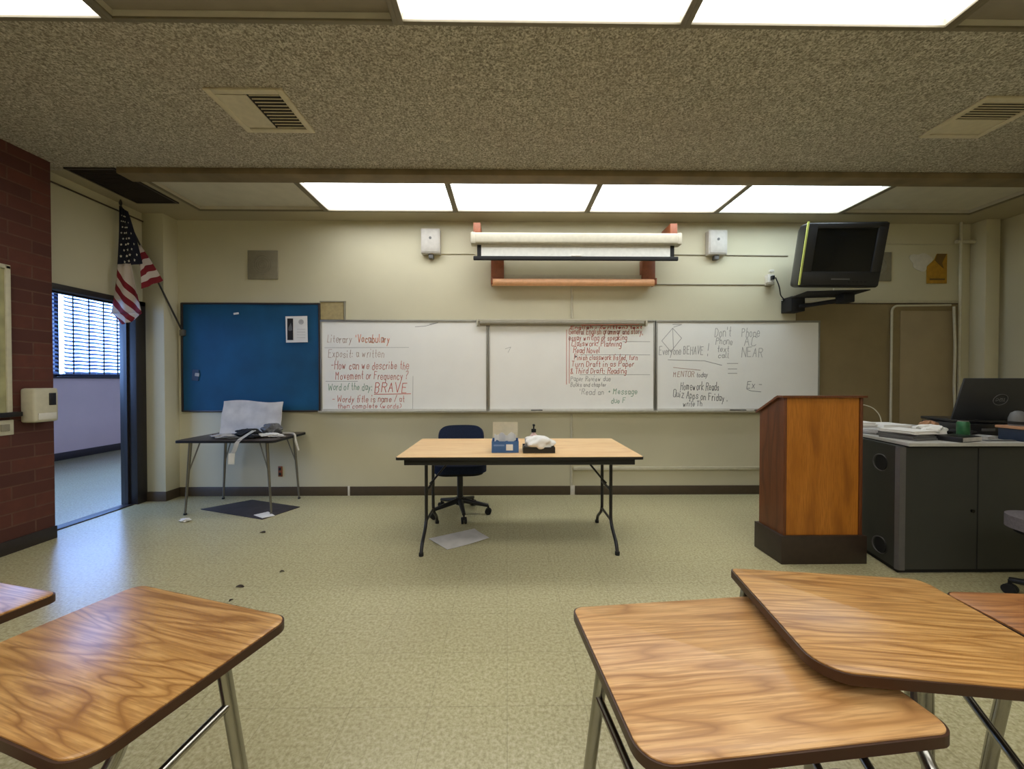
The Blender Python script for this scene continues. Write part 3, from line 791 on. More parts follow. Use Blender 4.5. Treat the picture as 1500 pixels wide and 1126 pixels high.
MB().frontprism([(-.0, .163), (.10, .163), (.05, .06), (.07, .0), (-.03, .09)], -.016, -.012).build('dark_shape', M['brown_card'], t)
MB().box((0, -.014, -.12), (.17, .003, .02)).build('caption_band', M['brown_card'], t)
def patch(u, v): a = u*2*math.pi; r = v*(.115+.02*math.sin(a*3)+.012*math.sin(a*5+1)); return (4.62+r*math.cos(a)*1.0, YB-.004-.006*(1-v), 2.60+r*math.sin(a)*.85)
tag(MB().grid(30, 5, patch, .003).build('plaster_patch', M['white'], origin=(4.62, YB, 2.6)), 'irregular pale plaster patch left of the yellow sign card', 'patch')

# ------------------------------------------------------------------ things on the brick wall
t = empty('notice_board', (-3.66, 2.45, 1.03), 0, 'tall framed notice board with yellowed map on the brick wall', 'notice board')
MB().box((.012, 0, .535), (.014, .90, 1.05)).build('map_sheet', simple('old_map', (158, 154, 112), .5, var=.25, scale=7), t)
fr = MB()
for q in (-1, 1): fr.box((.016, q*.46, .535), (.03, .03, 1.09), bev=.004)
fr.box((.016, 0, 1.07), (.03, .95, .03), bev=.004); fr.build('frame', M['creamtrim'], t)
MB().box((.025, .02, -.005), (.05, 1.0, .035), bev=.005).build('bottom_rail', M['blackp'], t)
t = empty('switch_plate', (-3.66, 2.88, .93), 0, 'cream switch plate on the brick wall under the notice board', 'switch')
MB().box((.006, 0, 0), (.012, .13, .11), bev=.004).build('plate', M['creamtrim'], t)
MB().box((.016, .01, 0), (.012, .05, .05), bev=.003).build('rocker', M['grille'], t)
t = empty('soap_dispenser', (-3.66, 3.07, .955), 0, 'cream wall dispenser with a dark window on the brick wall by the doorway', 'dispenser')
MB().box((.055, 0, .13), (.11, .165, .26), bev=.018, seg=3).build('housing', M['creamtrim'], t)
MB().box((.113, .035, .175), (.008, .045, .095), bev=.003).build('dark_window', M['blackp'], t)
MB().box((.113, 0, .045), (.006, .12, .05), bev=.002).build('push_bar', M['white'], t)

# ------------------------------------------------------------------ flag
t = empty('flag', (-3.53, 4.32, 1.80), 0, 'american flag hanging from a slanted pole in the left corner', 'flag')
TIP = Vector((-.205, -.46, 1.16))
MB().tube([(0, 0, 0), TIP], .0085, 10).build('pole', M['frame_dark'], t)
MB().box((0, .01, -.01), (.05, .06, .07), bev=.01).build('pole_bracket', M['steel'], t)
MB().lathe([(.001, 0), (.012, .01), (.014, .03), (.006, .055), (.001, .075)], TIP).build('finial', M['frame_dark'], t)
# cloth: image-independent layout, coordinates in metres relative to the bracket, y towards the wall
def bil(a, b, c, d, u, v):
    a, b, c, d = map(Vector, (a, b, c, d)); return (a*(1-u)+b*u)*(1-v)+(d*(1-u)+c*u)*v
def onpole(s): return TIP*(1-s)
fl = bmesh.new(); uvl = fl.loops.layers.uv.new('UVMap')
def patchc(a, b, c, d, uva, uvb, uvc, uvd, n=20, amp=.010, mi=1, ph=0):
    vs = {}
    for i in range(n+1):
        for j in range(n+1):
            u, v = i/n, j/n; p = bil(a, b, c, d, u, v)
            p.y += amp*math.sin(u*7+ph)*math.sin(.6+v*2.2) + amp*.5*math.sin(u*13+v*3+ph)
            vs[i, j] = fl.verts.new(p)
    def uvp(u, v):
        return tuple((uva[k]*(1-u)+uvb[k]*u)*(1-v)+(uvd[k]*(1-u)+uvc[k]*u)*v for k in (0, 1))
    for i in range(n):
        for j in range(n):
            f_ = fl.faces.new((vs[i, j], vs[i+1, j], vs[i+1, j+1], vs[i, j+1])); f_.material_index = mi; f_.smooth = True
            for lp, (a_, b_) in zip(f_.loops, ((i, j), (i+1, j), (i+1, j+1), (i, j+1))): lp[uvl].uv = uvp(a_/n, b_/n)
T = TIP
# canton (navy) down the upper left, against the pole
patchc((T.x-.005, T.y-.01, T.z), onpole(.02)+Vector((.06, -.01, -.03)), (T.x+.185, T.y+.02, T.z-.55), (T.x-.02, T.y-.02, T.z-.60),
       (0, 0), (1, 0), (1, 1), (0, 1), mi=0, amp=.012)
# right wing, stripes rising to the pole
patchc((T.x+.12, T.y+.03, T.z-.46), onpole(.18)+Vector((.075, -.02, -.14)), onpole(.50)+Vector((.125, -.03, -.09)), (T.x+.19, T.y+.0, T.z-.80),
       (0, 0.2), (1, 0.0), (1, 5.9), (0, 6.0), amp=.012, ph=1)
# left wing, stripes falling to the right
patchc((T.x-.02, T.y-.03, T.z-.58), (T.x+.11, T.y-.03, T.z-.56), (T.x+.21, T.y-.02, T.z-1.03), (T.x-.05, T.y-.05, T.z-1.05),
       (0, 1.2), (1, -2.8), (1, 3.2), (0, 7.2), amp=.016, ph=2)
patchc((T.x-.05, T.y-.05, T.z-1.05), (T.x+.21, T.y-.02, T.z-1.03), (T.x+.13, T.y-.03, T.z-1.12), (T.x+.04, T.y-.04, T.z-1.15),
       (0, 7.2), (1, 3.2), (1, 5.4), (0, 7.9), n=8, amp=.016, ph=2)
me = bpy.data.meshes.new('cloth'); fl.to_mesh(me); fl.free()
me.materials.append(M['flag_blue']); me.materials.append(M['flag_stripe'])
cl = bpy.data.objects.new('cloth', me); COL.objects.link(cl); cl.parent = t
sd = cl.modifiers.new('thickness', 'SOLIDIFY'); sd.thickness = .002
# stars as a sub-part on the canton
st = MB()
for r_ in range(9):
    for k in range(4 if r_ % 2 else 3):
        v = .14+r_*.098; u = (.16 if r_ % 2 else .28)+k*.23
        p = bil((T.x-.005, T.y-.01, T.z), onpole(.02)+Vector((.06, -.01, -.03)), (T.x+.185, T.y+.02, T.z-.55), (T.x-.02, T.y-.02, T.z-.60), u, v)
        p.y += .012*math.sin(u*7)*math.sin(.6+v*2.2)+.006*math.sin(u*13+v*3)-.004
        pts = []
        for q in range(10):
            a = math.pi/2+q*math.pi/5; rr = (.015 if q % 2 == 0 else .007)*(.5+.6*v)
            pts.append(st.bm.verts.new((p.x+rr*math.cos(a), p.y, p.z+rr*math.sin(a))))
        st.bm.faces.new(pts)
st.build('stars', M['paper'], cl, smooth=False)

# ------------------------------------------------------------------ laminate side table under the blue board
t = empty('side_table', (-2.645, 3.99, 0), 0, 'small dark topped side table with splayed metal legs, piled with clutter', 'table')
MB().prism(rrect(.92, .60, .03), .693, .712).build('tabletop', simple('dark_laminate', (66, 56, 50), .4), t)
MB().prism(rrect(.926, .606, .032), .688, .709).build('edge_band', M['blackm'], t)
for sx in (-1, 1):
    for sy in (-1, 1):
        l = MB(); l.tube([(sx*.36, sy*.235, .69), (sx*.405, sy*.25, .01)], [.015, .009], 12)
        l.tube([(sx*.28, sy*.22, .69), (sx*.378, sy*.24, .40)], .006, 8)
        lg = l.build('leg', M['steel'], t)
        MB().cyl((sx*.405, sy*.25, .008), .014, .016, seg=14).build('foot', M['blackp'], lg)
# clutter
TZ = .712
def crumple(u, v, w, h, seed, amp):
    return amp*(math.sin(u*w*17+seed)*math.cos(v*h*13+seed*2)+.6*math.sin(u*31+v*23+seed))
def sheetpanel(u, v):
    return ((u-.5)*.63, .02+.012*math.sin(u*5)+.006*math.sin(v*9+u*4)+v*.07, v*.335+.012*math.sin(u*6)*v)
t2 = tag(MB().grid(24, 14, sheetpanel, .012).build('wrapped_panel', M['paper_off']), 'greyish plastic-wrapped panel leaning up on the dark side table', 'panel')
t2.location = (-2.70, 4.12, TZ+.004)
def wad(name, c, r, sc, mat, label, cat, seed, n=18, amp=.25):
    b = MB()
    def fn(u, v):
        a = u*2*math.pi; p = v*math.pi
        k = 1+amp*(math.sin(a*3+seed)*math.sin(p*4+seed)+.5*math.sin(a*7+p*5+seed*3))*math.sin(p)
        return (r*sc[0]*k*math.sin(p)*math.cos(a), r*sc[1]*k*math.sin(p)*math.sin(a), max(0, r*sc[2]*(1+k*math.cos(p))*.5))
    b.grid(n*2, n, fn); o = b.build(name, M[mat]); o.location = c
    return tag(o, label, cat)
wad('crumpled_bag', (-2.58, 3.93, TZ), .09, (1.1, 1, .9), 'blackm', 'black crumpled bag in the middle of the dark side table', 'bag', 1)
wad('crumpled_bag', (-2.42, 4.06, TZ), .08, (1.1, .8, 1.5), 'greyp', 'dark grey crumpled bag standing against the wrapped panel right side', 'bag', 2)
wad('crumpled_paper', (-2.78, 3.87, TZ), .075, (1.3, 1, .5), 'paper_grey', 'grey crumpled paper on the left half of the dark side table', 'paper', 3)
wad('crumpled_paper', (-2.36, 3.93, TZ), .07, (1.5, .9, .55), 'paper', 'white crumpled paper on the right part of dark side table', 'paper', 4)
wad('crumpled_paper', (-2.66, 3.80, TZ), .05, (1.6, .8, .5), 'greyp', 'flattened grey paper wad near front edge of dark side table', 'paper', 5)
wad('crumpled_bag', (-2.47, 3.83, TZ), .05, (1.4, .9, .8), 'blackp', 'small black bag near front edge, right of hanging white strip', 'bag', 6)
tag(MB().prism([(-.06, -.02), (.05, -.03), (.07, .02), (-.05, .03)], 0, .012).build('red_cloth', M['maroon'], origin=(0, 0, 0)), 'dark red folded cloth at the left end of dark side table', 'cloth').location = (-2.95, 4.05, TZ)
def strip(pts, w, name, mat, label, cat, wdir=(1, 0, 0)):
    b = MB(); wd = Vector(wdir)*w/2; vs = []
    for p in pts: p = Vector(p); vs.append((b.bm.verts.new(p-wd), b.bm.verts.new(p+wd)))
    for a, c_ in zip(vs, vs[1:]): b.bm.faces.new((a[0], a[1], c_[1], c_[0]))
    bmesh.ops.solidify(b.bm, geom=list(b.bm.faces), thickness=.003)
    return tag(b.build(name, M[mat], origin=pts[0]), label, cat)
pst = strip([(-2.46, 3.84, TZ+.075), (-2.475, 3.78, TZ+.05), (-2.50, 3.70, TZ+.012), (-2.515, 3.676, TZ-.02), (-2.535, 3.668, .62), (-2.555, 3.666, .59), (-2.56, 3.666, .585)], .04, 'paper_strip', 'paper', 'white paper strip hanging over the front of dark side table', 'paper')
MB().box((-2.557+2.46, 3.664-3.84, .545-TZ-.075), (.055, .006, .10), rot=(0, R(3), 0)).build('end_tag', M['paper'], pst)
tag(MB().tube([(-2.33, 4.10, TZ+.012), (-2.24, 4.08, TZ+.014), (-2.18, 4.05, TZ+.012), (-2.165, 4.03, .66), (-2.14, 4.02, .60), (-2.13, 4.02, .56)], .012, 8, smooth=.03).build('grey_hose', M['grey_w'], origin=(-2.33, 4.1, TZ)), 'pale hose hanging over the right end of dark side table', 'hose')
for k, (x, y, sx, mt, lab) in enumerate(((-2.88, 3.95, 1.2, 'blackp', 'thin black scrap left of the black bag on the dark side table'), (-2.70, 3.96, 1.0, 'paper', 'small white scrap between grey paper and black bag on the side table'), (-2.50, 3.98, 1.1, 'white', 'cream scrap behind the black bag on the dark side table'), (-2.27, 3.90, 1.2, 'paper_grey', 'grey scrap near the right end of the dark side table'))):
    wad('paper_scrap', (x, y, TZ), .04, (sx*1.3, 1, .5), mt, lab, 'scrap', 30+k, n=12)
# under the table
tag(MB().prism([(-.36, -.04), (.42, -.33), (.58, .02), (-.05, .26)], 0, .006, .001).build('floor_mat', M['mat']), 'dark scuffed mat on the floor under the side table', 'mat').location = (-2.66, 3.93, .001)
tag(MB().prism([(-.10, -.02), (.03, -.10), (.11, -.04), (-.02, .07)], 0, .004).build('paper_sheet', M['paper']), 'small white sheet on the floor mat under side table', 'paper').location = (-2.28, 3.72, .008)
wad('crumpled_paper', (-2.905, 3.56, 0), .035, (1.2, .8, .9), 'paper', 'white paper ball on the floor before the side table', 'paper', 8)

# ------------------------------------------------------------------ folding table
t = empty('folding_table', (.09, 3.17, 0), 0, 'long folding table with pale wood top and black folding legs', 'table')
MB().prism(rrect(1.735, .86, .02), .722, .74).build('tabletop', M['table'], t)
MB().prism(rrect(1.743, .868, .022), .719, .737).build('edge_band', M['blackp'], t)
ap = MB()
for q in (-1, 1): ap.box((0, q*.385, .697), (1.64, .018, .045), bev=.003); ap.box((q*.812, 0, .697), (.018, .75, .045), bev=.003)
ap.build('apron', M['blackp'], t)
for sx in (-1, 1):
    X = sx*.715
    for sy in (-1, 1):
        MB().tube([(X, sy*.14, .715), (X, sy*.14, .20), (X, sy*.175, .15), (X, sy*.30, .07), (X, sy*.325, .012)], .0125, 12, smooth=.05).build('leg', M['black'], t)
        MB().cyl((X, sy*.326, .012), .017, .024, seg=14).build('foot_cap', M['blackm'], t)
    MB().tube([(X, -.14, .42), (X, .14, .42)], .010, 10).build('crossbar', M['black'], t)
    MB().tube([(X, -.15, .19), (X, .15, .19)], .010, 10).build('lower_crossbar', M['black'], t)
    MB().tube([(X, 0, .44), (X-sx*.03, 0, .47), (X-sx*.22, 0, .70)], .008, 10).build('folding_brace', M['black'], t)
TT = .74
# things on the folding table
t = empty('tissue_box', (-.015, 2.99, TT), 0, 'blue cardboard box with open white lid on the folding table', 'box')
b = MB(); b.box((0, -.093, .042), (.20, .004, .084)); b.box((0, .093, .042), (.20, .004, .084)); b.box((-.098, 0, .042), (.004, .186, .084)); b.box((.098, 0, .042), (.004, .186, .084)); b.box((0, 0, .002), (.196, .182, .004))
b.build('carton', M['bluebox'], t)
MB().box((.032, -.096, .04), (.05, .002, .045), bev=.0005).build('white_panel', M['paper'], t)
MB().box((-.045, -.096, .055), (.08, .002, .012)).build('print_band', simple('light_blue_print', (110, 140, 190), .6), t)
MB().box((0, .10, .145), (.196, .004, .125), rot=(R(-10), 0, 0)).build('lid', M['card'], t)
b = MB(); b.grid(10, 6, lambda u, v: ((u-.5)*.16, -.02+.02*math.sin(u*9), .07+v*.06+.012*math.sin(u*14+v*3)), .002); b.build('tissue', M['paper'], t)
t = empty('black_tray', (.235, 2.96, TT), 0, 'shallow black tray on the folding table holding a white plastic bag', 'tray')
b = MB(); b.box((0, 0, .004), (.235, .17, .008)); b.box((0, -.083, .022), (.235, .005, .042)); b.box((0, .083, .022), (.235, .005, .042)); b.box((-.115, 0, .022), (.005, .17, .042)); b.box((.115, 0, .022), (.005, .17, .042))
b.build('tray_body', M['blackp'], t)
wad('plastic_bag', (.235, 2.95, TT+.009), .105, (1.05, .85, 1.05), 'paper', 'crumpled white plastic bag piled in the black tray', 'bag', 11, n=22, amp=.16)
t = empty('pump_bottle', (.21, 3.10, TT), 0, 'pinkish pump bottle with a black cap behind the plastic bag', 'bottle')
MB().lathe([(.001, 0), (.034, 0), (.036, .01), (.036, .08), (.030, .10), (.013, .115), (.012, .125)]).build('bottle_body', M['pink'], t)
MB().lathe([(.001, .125), (.019, .125), (.019, .15), (.006, .153), (.006, .175), (.001, .175)]).build('cap', M['blackm'], t)
MB().box((0, -.012, .182), (.018, .048, .016), bev=.005).build('pump_head', M['blackm'], t)

# ------------------------------------------------------------------ office chairs
def office_chair(name, label, loc_, rz, fab, back=True, arms=False):
    t = empty(name, loc_, rz, label, 'chair')
    # faces -y
    s = MB(); s.prism(rrect(.50, .46, .14, 10), .43, .50, .025); s.build('seat', M[fab], t)
    MB().prism(rrect(.44, .40, .12, 8), .405, .43).build('seat_pan', M['blackm'], t)
    if back:
        def fb(u, v):
            x = (u-.5)*2; z = (v-.5)*2; k = .22
            px_ = x*k*(1-.12*z*z*abs(x)); r_ = (abs(x)**4+abs(z)**4)**.25 or 1
            m = max(abs(x), abs(z)); sc = m/r_ if r_ else 1
            return (x*k*sc, .22-.03*(1-x*x)*0+.03*(x*sc)**2*-1+.04*v, .665+z*.155*sc)
        b = MB(); b.grid(18, 14, fb, .045); b.build('backrest', M[fab], t)
        MB().tube([(0, .10, .41), (0, .25, .43), (0, .29, .62)], .016, 8, smooth=.05).build('back_support', M['blackm'], t)
    MB().cyl((0, 0, .27), .028, .28, seg=20).build('gas_column', M['blackp'], t)
    MB().cyl((0, 0, .13), .042, .07, seg=20).build('hub', M['blackp'], t)
    for k in range(5):
        a = R(-80+72*k); e = Vector((math.cos(a), math.sin(a), 0))
        b = MB(); b.tube([e*.03+Vector((0, 0, .13)), e*.16+Vector((0, 0, .105)), e*.27+Vector((0, 0, .085))], [.026, .021, .016], 10)
        lg = b.build('base_arm', M['blackp'], t)
        n = Vector((-e.y, e.x, 0)); c_ = MB()
        for q in (-1, 1): c_.cyl(e*.27+n*.014*q+Vector((0, 0, .03)), .03, .018, rot=(R(90), 0, a), seg=18)
        c_.tube([e*.27+Vector((0, 0, .085)), e*.27+Vector((0, 0, .035))], .008, 8)
        c_.build('caster', M['blackm'], lg)
    if arms:
        for q in (-1, 1):
            MB().tube([(q*.2, .0, .42), (q*.28, 0, .44), (q*.28, 0, .62)], .014, 8, smooth=.03).build('arm_post', M['blackm'], t)
            MB().box((q*.28, 0, .63), (.07, .26, .03), bev=.012).build('arm_pad', M['blackm'], t)
    return t
office_chair('office_chair', 'navy blue office chair on casters behind the folding table', (-.45, 3.74, 0), R(4), 'fabric_blue')
office_chair('office_chair', 'grey-seated office chair at the right edge before the console desk', (3.09, 2.04, 0), R(-100), 'fabric_grey')

# paper sheet under the folding table
tag(MB().grid(10, 8, lambda u, v: tuple(bil((-.25, 0, 0), (-.07, -.205, 0), (.235, .005, 0), (.10, .21, 0), u, v)+Vector((0, 0, .003+.004*math.sin(u*5)*math.sin(v*4)))), .0015).build('paper_sheet', M['paper_off']),
    'large whitish paper sheet on the floor under the folding table', 'paper').location = (-.38, 3.14, .004)
# dark leaf bits scattered by the doorway side
for i, (x, y, w, lab) in enumerate(((-1.65, 2.43, .05, 'dark brown leaf bit on the floor, largest of scattered ones'), (-1.50, 2.62, .03, 'small dark debris bit on floor, farthest from the desks'), (-1.60, 2.28, .028, 'dark debris bit beside the nearest wooden desk corner'), (-1.93, 1.72, .04, 'dark curled bit on floor between the two left student desks'), (-2.05, 3.30, .06, 'dark smudge-like bit on floor in front of the floor mat'))):
    o = MB().grid(5, 4, lambda u, v: ((u-.5)*w, (v-.5)*w*.5*(1-(2*u-1)**2*.7), .006*math.sin(u*4)+.002), .0015).build('debris_bit', M['dust'])
    o.location = (x, y, .002); o.rotation_euler.z = i*.7; tag(o, lab, 'debris', 'debris bits on the floor')

# ------------------------------------------------------------------ lectern
t = empty('lectern', (2.20, 2.83, 0), 0, 'orange-brown wooden lectern with slanted top on a dark plinth', 'lectern')
x0, x1 = -.278, .278
MB().box((-.002, .0, .098), (.60, .30, .196), bev=.004).build('plinth', M['plinth'], t)
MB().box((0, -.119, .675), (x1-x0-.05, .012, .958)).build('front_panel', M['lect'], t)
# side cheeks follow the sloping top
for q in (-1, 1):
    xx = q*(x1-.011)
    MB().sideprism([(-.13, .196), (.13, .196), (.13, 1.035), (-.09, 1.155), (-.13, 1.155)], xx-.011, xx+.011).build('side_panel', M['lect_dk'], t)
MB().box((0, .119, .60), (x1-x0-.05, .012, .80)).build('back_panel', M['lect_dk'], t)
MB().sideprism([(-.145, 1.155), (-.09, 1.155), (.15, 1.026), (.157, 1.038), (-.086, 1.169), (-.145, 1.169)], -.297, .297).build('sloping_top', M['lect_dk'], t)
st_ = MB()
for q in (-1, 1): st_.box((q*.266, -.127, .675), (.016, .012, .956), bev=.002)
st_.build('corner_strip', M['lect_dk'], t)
t = empty('microphone_base', (2.0, 2.86, 1.13), 0, 'small black rounded gadget lying on the lectern top', 'gadget', rot=(R(-28.5), 0, 0))
MB().ball((0, 0, .012), .04, (1, .7, .45)).build('shell', M['blackm'], t)
MB().box((0, 0, .0), (.075, .055, .008), bev=.003).build('foot_pad', M['greyp'], t)

# ------------------------------------------------------------------ console desk
CT = .87
t = empty('console_desk', (2.57, 2.54, 0), 0, 'charcoal instructor console desk with grey top at the right', 'desk')
def P(y): return (y*.24)     # left side runs slightly outwards to the back
body = MB(); body.prism([(0, 0), (.022, -.0), (1.75, 0), (1.75, .80), (.8*.24, .80)], .03, CT-.03); body.build('cabinet', M['console'], t)
MB().prism([(.02, .02), (1.73, .02), (1.73, .78), (.2, .78)], 0, .03).build('toe_kick', M['blackm'], t)
MB().prism([(-.008, .015), (-.003, -.012), (.035, -.014), (.035, .0), (.0, .02)], .03, CT-.032).build('corner_post', M['console_edge'], t)
MB().prism([(.035, -.035), (1.78, -.035), (1.78, .84), (.21, .84)], CT-.022, CT, .004).build('desktop', M['console_top'], t)
MB().prism([(.045, -.022), (1.77, -.022), (1.77, .82), (.215, .82)], CT-.032, CT-.022).build('underside_lip', M['blackm'], t)
for z in (.705, .13):
    yy = .155; c_ = Vector((yy*.24-.001, yy, z))
    an = math.atan2(.24, 1)
    h_ = MB(); h_.cyl(c_+Vector((-.002, 0, 0)), .055, .008, rot=(0, R(90), -an), seg=32); hole = h_.build('cable_port', M['blackm'], t)
    rim = MB(); rim.tube([c_+Vector((-.006, .056*math.cos(a*math.pi/16), .056*math.sin(a*math.pi/16))) for a in range(33)], .004, 6); rim.build('port_rim', M['console_edge'], hole)
MB().cyl((.495, -.003, .415), .012, .008, rot=(R(90), 0, 0), seg=18).build('lock', M['brasslock'], t)
MB().box((.53, -.0015, .43), (.004, .003, .80)).build('door_seam', M['blackm'], t)
# on the console
def deskthing(name, x, y, label, cat, group=None, z=CT, rz=0): return empty(name, (x, y, z), rz, label, cat, group)
t = deskthing('laptop', 3.61, 2.83, 'large open black laptop seen from behind with round lid emblem', 'laptop', z=.958, rz=R(-13))
MB().box((0, .17, .012), (.52, .34, .024), bev=.008).build('base', M['blackp'], t)
lid = MB().box((0, 0, .17), (.52, .018, .345), rot=(R(19), 0, 0), bev=.008).build('lid', simple('laptop_lid', (42, 43, 45), .45), t)
lc = Vector((0, -.075, .19)); rg = MB()
rot19 = Euler((R(19), 0, 0)).to_matrix()
ring = [rot19 @ Vector((.042*math.cos(a*math.pi/16), 0, .042*math.sin(a*math.pi/16))) + Vector((-.01, -.0165, .176)) for a in range(33)]
rg.tube(ring, .0022, 6)
for a, b in (((-.026, -.012), (-.026, .012)), ((-.026, .012), (-.014, .006)), ((-.014, .006), (-.014, -.006)), ((-.014, -.006), (-.026, -.012)),
             ((-.008, 0), (.006, .007)), ((.006, .007), (-.004, .012)), ((-.008, 0), (-.002, -.012)), ((-.002, -.012), (.006, -.009)),
             ((.010, .012), (.010, -.011)), ((.010, -.011), (.017, -.011)), ((.021, .012), (.021, -.011)), ((.021, -.011), (.028, -.011))):
    pa = rot19 @ Vector((a[0], 0, a[1]))+Vector((-.01, -.0165, .176)); pb = rot19 @ Vector((b[0], 0, b[1]))+Vector((-.01, -.0165, .176))
    rg.tube([pa, pb], .0018, 5)
rg.build('round_emblem', M['greyp'], lid)
t = deskthing('docking_station', 3.62, 2.98, 'flat black docking box under the laptop', 'dock')
MB().box((0, 0, .043), (.50, .34, .086), bev=.008).build('case', M['blackp'], t)
MB().box((-.12, -.172, .045), (.10, .004, .02), bev=.002).build('port_row', M['greyp'], t)
t = deskthing('drink_can', 3.185, 2.70, 'green metallic drink can on the console desk', 'can')
MB().lathe([(.001, 0), (.026, 0), (.032, .008), (.033, .012), (.033, .108), (.027, .12)]).build('can_body', M['green'], t)
MB().lathe([(.001, .119), (.027, .119), (.0275, .122), (.001, .1225)]).build('lid', M['alu'], t)
# paper stacks and books, left part of the desktop
def stack(x, y, w, d, n, th, mat, label, name='paper_stack', z=CT, rz=0, cat='papers', group=None):
    b = MB(); rr = random.Random(int(x*1000+y*77)); zz = 0
    for i in range(n):
        b.box((rr.uniform(-.008, .008), rr.uniform(-.008, .008), zz+th/2), (w, d, th*.94), rot=(0, 0, R(rr.uniform(-4, 4)))); zz += th
    o = b.build(name, M[mat], smooth=False); o.location = (x, y, z); o.rotation_euler.z = rz; tag(o, label, cat, group); return zz
stack(2.86, 2.95, .26, .16, 6, .006, 'paper_grey', 'low stack of grey papers at the back left corner of the console', rz=.2)
stack(2.80, 2.71, .21, .22, 3, .014, 'greyp', 'dark binder stack at the left edge of the console desk', 'binder', rz=.25, cat='binder')
stack(2.80, 2.71, .20, .21, 4, .005, 'paper', 'loose white papers on top of the dark binder stack', z=CT+.042, rz=.18)
stack(3.03, 3.10, .20, .22, 5, .012, 'paper', 'thick white paper pile behind the binder on the console', rz=-.1)
stack(3.26, 3.14, .20, .2, 4, .010, 'paper_grey', 'grey paper pile left of the laptop on the console', rz=.15)
stack(2.85, 3.16, .14, .20, 8, .009, 'paper', 'tall white paper pile at the console back beside lectern')
t = deskthing('notebook', 3.03, 2.60, 'black notebook lying near the front edge of the console', 'notebook', rz=.3)
MB().box((0, 0, .018), (.21, .14, .036), bev=.006).build('cover', M['blackp'], t)
MB().box((.003, -.003, .018), (.206, .136, .026)).build('pages', M['paper_grey'], t)
wad('crumpled_paper', (3.09, 2.83, CT), .075, (1.3, 1, 1.1), 'paper', 'crumpled white paper beside the green can', 'paper', 21)
wad('crumpled_bag', (3.27, 2.80, CT), .06, (1.6, .9, .9), 'blackm', 'black crumpled pouch behind the green can', 'pouch', 22)
wad('snack_wrapper', (3.20, 2.94, CT+.0), .05, (1.3, .8, 2.0), 'orange_tan', 'tan and red crumpled wrapper left of the laptop', 'wrapper', 23)
tag(MB().tube([(2.84, 3.30, CT+.006), (2.85, 3.30, .97), (2.90, 3.30, 1.04), (3.01, 3.30, 1.075), (3.12, 3.30, 1.04), (3.18, 3.30, .97), (3.19, 3.30, CT+.006)], .004, 8, smooth=.06).build('wire_loop', M['creamtrim'], origin=(2.92, 3.2, CT)), 'thin pale wire loop arching above the papers on the console', 'wire')
t = deskthing('blue_box', 3.50, 2.60, 'dark blue box on the console in front of the laptop', 'box')
MB().box((0, 0, .04), (.20, .15, .08), bev=.004).build('case', M['darkblue'], t)
MB().box((-.06, -.078, .04), (.05, .004, .075)).build('spine', M['blackm'], t)
t = deskthing('wooden_slab', 3.51, 2.60, 'tan wooden slab resting on the dark blue box', 'slab', z=CT+.08)
MB().box((0, 0, .009), (.24, .17, .018), bev=.003).build('board', M['orange_tan'], t)
t = deskthing('grey_gadget', 3.47, 2.62, 'rounded translucent gadget standing on the tan wooden slab', 'gadget', z=CT+.098)
MB().lathe([(.001, 0), (.045, 0), (.045, .05), (.035, .085), (.015, .10), (.001, .102)]).build('shell', M['greyp'], t)
MB().lathe([(.046, .01), (.047, .02), (.046, .03), (.0455, .02)]).build('band', M['blackm'], t)
stack(3.36, 2.72, .14, .09, 2, .008, 'paper_grey', 'grey card packet between green can and blue box', 'card_packet', rz=.4, cat='packet')
tag(MB().box((0, 0, .004), (.20, .03, .008), bev=.003).build('pen', M['greyp']), 'dark pen lying along the front edge of the console', 'pen').location = (3.29, 2.58, CT)

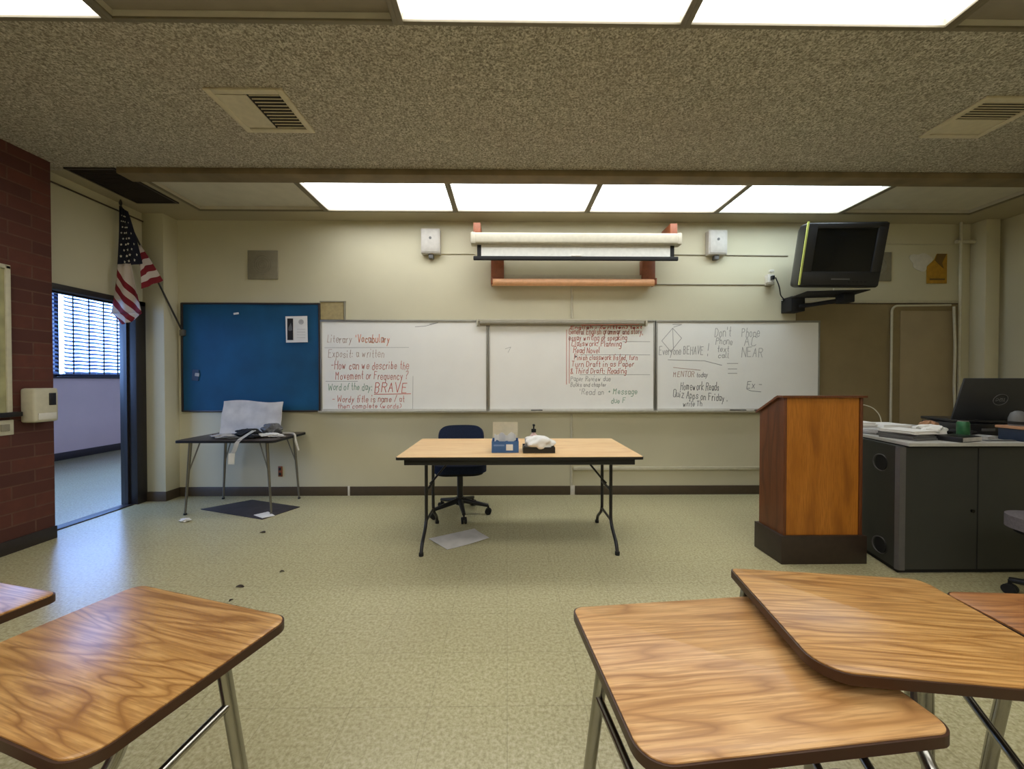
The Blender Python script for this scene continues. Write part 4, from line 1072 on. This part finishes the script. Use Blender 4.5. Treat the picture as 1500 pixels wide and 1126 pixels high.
# ------------------------------------------------------------------ student desks
def student_desk(cx, cy, rz, w, d, z, mat, label, leg_y=.05, rs=(.05, .04, .03, .03)):
    t = empty('student_desk', (cx, cy, 0), rz, label, 'desk', 'student desks in the foreground')
    MB().prism(rrect(w, d, .04, 8, rs), z-.016, z, .0015).build('desktop', M[mat], t)
    MB().prism(rrect(w+.008, d+.008, .04, 8, tuple(q+.004 for q in rs)), z-.022, z-.0025).build('edge_band', M['edge'], t)
    u = z-.022
    b = MB(); b.box((0, leg_y-.02, u-.006), (w*.82, .05, .012), bev=.002); b.box((.03, 0, u-.006), (.12, d*.6, .012), bev=.002); b.build('under_bracket', M['black'], t)
    lx = w*.455
    for q in (-1, 1):
        MB().tube([(q*lx, leg_y, u-.002), (q*(lx+.025), leg_y+.022, .40), (q*(lx+.055), leg_y+.05, .012)], .0135, 14).build('front_leg', M['chrome'], t)
        MB().tube([(q*(lx+.012), leg_y+.008, .585), (q*(lx-.01), leg_y-.12, .54), (q*.19, leg_y-.38, .425)], .0085, 12, smooth=.06).build('side_rail', M['chrome'], t)
        MB().tube([(q*.17, -.22, .425), (q*.19, -.48, .42), (q*.215, -.56, .20), (q*.235, -.62, .012)], .0125, 12, smooth=.06).build('rear_leg', M['chrome'], t)
        MB().cyl((q*(lx+.056), leg_y+.05, .010), .018, .02, seg=16).build('foot_glide', M['steel'], t)
        MB().cyl((q*.235, -.62, .010), .018, .02, seg=16).build('foot_glide', M['steel'], t)
    MB().tube([(.055, -.01, u-.002), (.055, -.02, .50), (.05, -.09, .425), (.05, -.30, .415)], .014, 12, smooth=.08).build('seat_support', M['chrome'], t)
    def seatf(u_, v_):
        x, y = (u_-.5)*2, (v_-.5)*2; r_ = (abs(x)**5+abs(y)**5)**.2 or 1; m = max(abs(x), abs(y)); s = m/r_
        return (x*s*.20, -.265+y*s*.195, .445-.012*(1-x*x)*(1-.5*y*y)+.012*x*x-.01*max(0, y)**3)
    MB().grid(18, 16, seatf, .010).build('seat', M['maroon'], t)
    def backf(u_, v_):
        x, z_ = (u_-.5)*2, (v_-.5)*2; r_ = (abs(x)**5+abs(z_)**5)**.2 or 1; m = max(abs(x), abs(z_)); s = m/r_
        return (x*s*.20, -.56-.03*v_+.03*x*x, .66+z_*s*.11)
    MB().grid(16, 10, backf, .009).build('backrest', M['maroon'], t)
    for q in (-1, 1): MB().tube([(q*.15, -.46, .42), (q*.16, -.545, .46), (q*.16, -.575, .70)], .010, 10, smooth=.05).build('back_post', M['chrome'], t)
    return t
# rotations measured from the long edge of each top
student_desk(-.861, .868, R(-17.3), .545, .395, .69, 'oak', 'student desk with oak laminate top, the large one at lower left', rs=(.04, .05, .035, .03))
student_desk(-1.55, .955, R(-14), .52, .42, .69, 'oak', 'student desk cut off by the left edge, only its corner showing', rs=(.04, .04, .02, .03))
student_desk(.463, .825, R(5.5), .545, .42, .69, 'oak_pale', 'pale student desk in right foreground, partly under a higher desktop', rs=(.05, .03, .03, .02))
student_desk(.860, .888, R(-8.0), .485, .402, .735, 'oak', 'higher student desk overlapping the pale one on its right', leg_y=.155, rs=(.06, .03, .03, .012))
student_desk(1.46, .855, R(-4), .52, .40, .69, 'oak_brown', 'browner student desk cut off by the right edge, behind another', rs=(.04, .04, .03, .03))

# ------------------------------------------------------------------ light
world = bpy.data.worlds.new('world'); scene.world = world; world.use_nodes = True
bg = world.node_tree.nodes['Background']; bg.inputs[0].default_value = (.25, .46, 1.0, 1); bg.inputs[1].default_value = 9.5
# daylight portal in the hall window
pl = bpy.data.lights.new('hall_daylight', 'AREA'); pl.shape = 'RECTANGLE'; pl.size = 10.4; pl.size_y = 1.35
pl.cycles.is_portal = True
po = bpy.data.objects.new('hall_daylight', pl); COL.objects.link(po); po.location = (-7.30, 3.65, 2.04); po.rotation_euler = (R(90), 0, R(-90))

cam = bpy.data.cameras.new('camera'); cam.sensor_width = 36; cam.lens = 36*575/1500; cam.clip_start = .02
co = bpy.data.objects.new('camera', cam); COL.objects.link(co); co.location = (0, 0, 1.28)
co.rotation_euler = (R(90-.7), 0, R(-.7)); scene.camera = co
scene.view_settings.view_transform = 'Standard'; scene.view_settings.look = 'None'
scene.view_settings.exposure = 0.50; scene.view_settings.gamma = 1; scene.view_settings.use_curve_mapping = False
scene.cycles.use_denoising = True; scene.cycles.max_bounces = 8; scene.cycles.diffuse_bounces = 5
scene.cycles.sample_clamp_indirect = 6
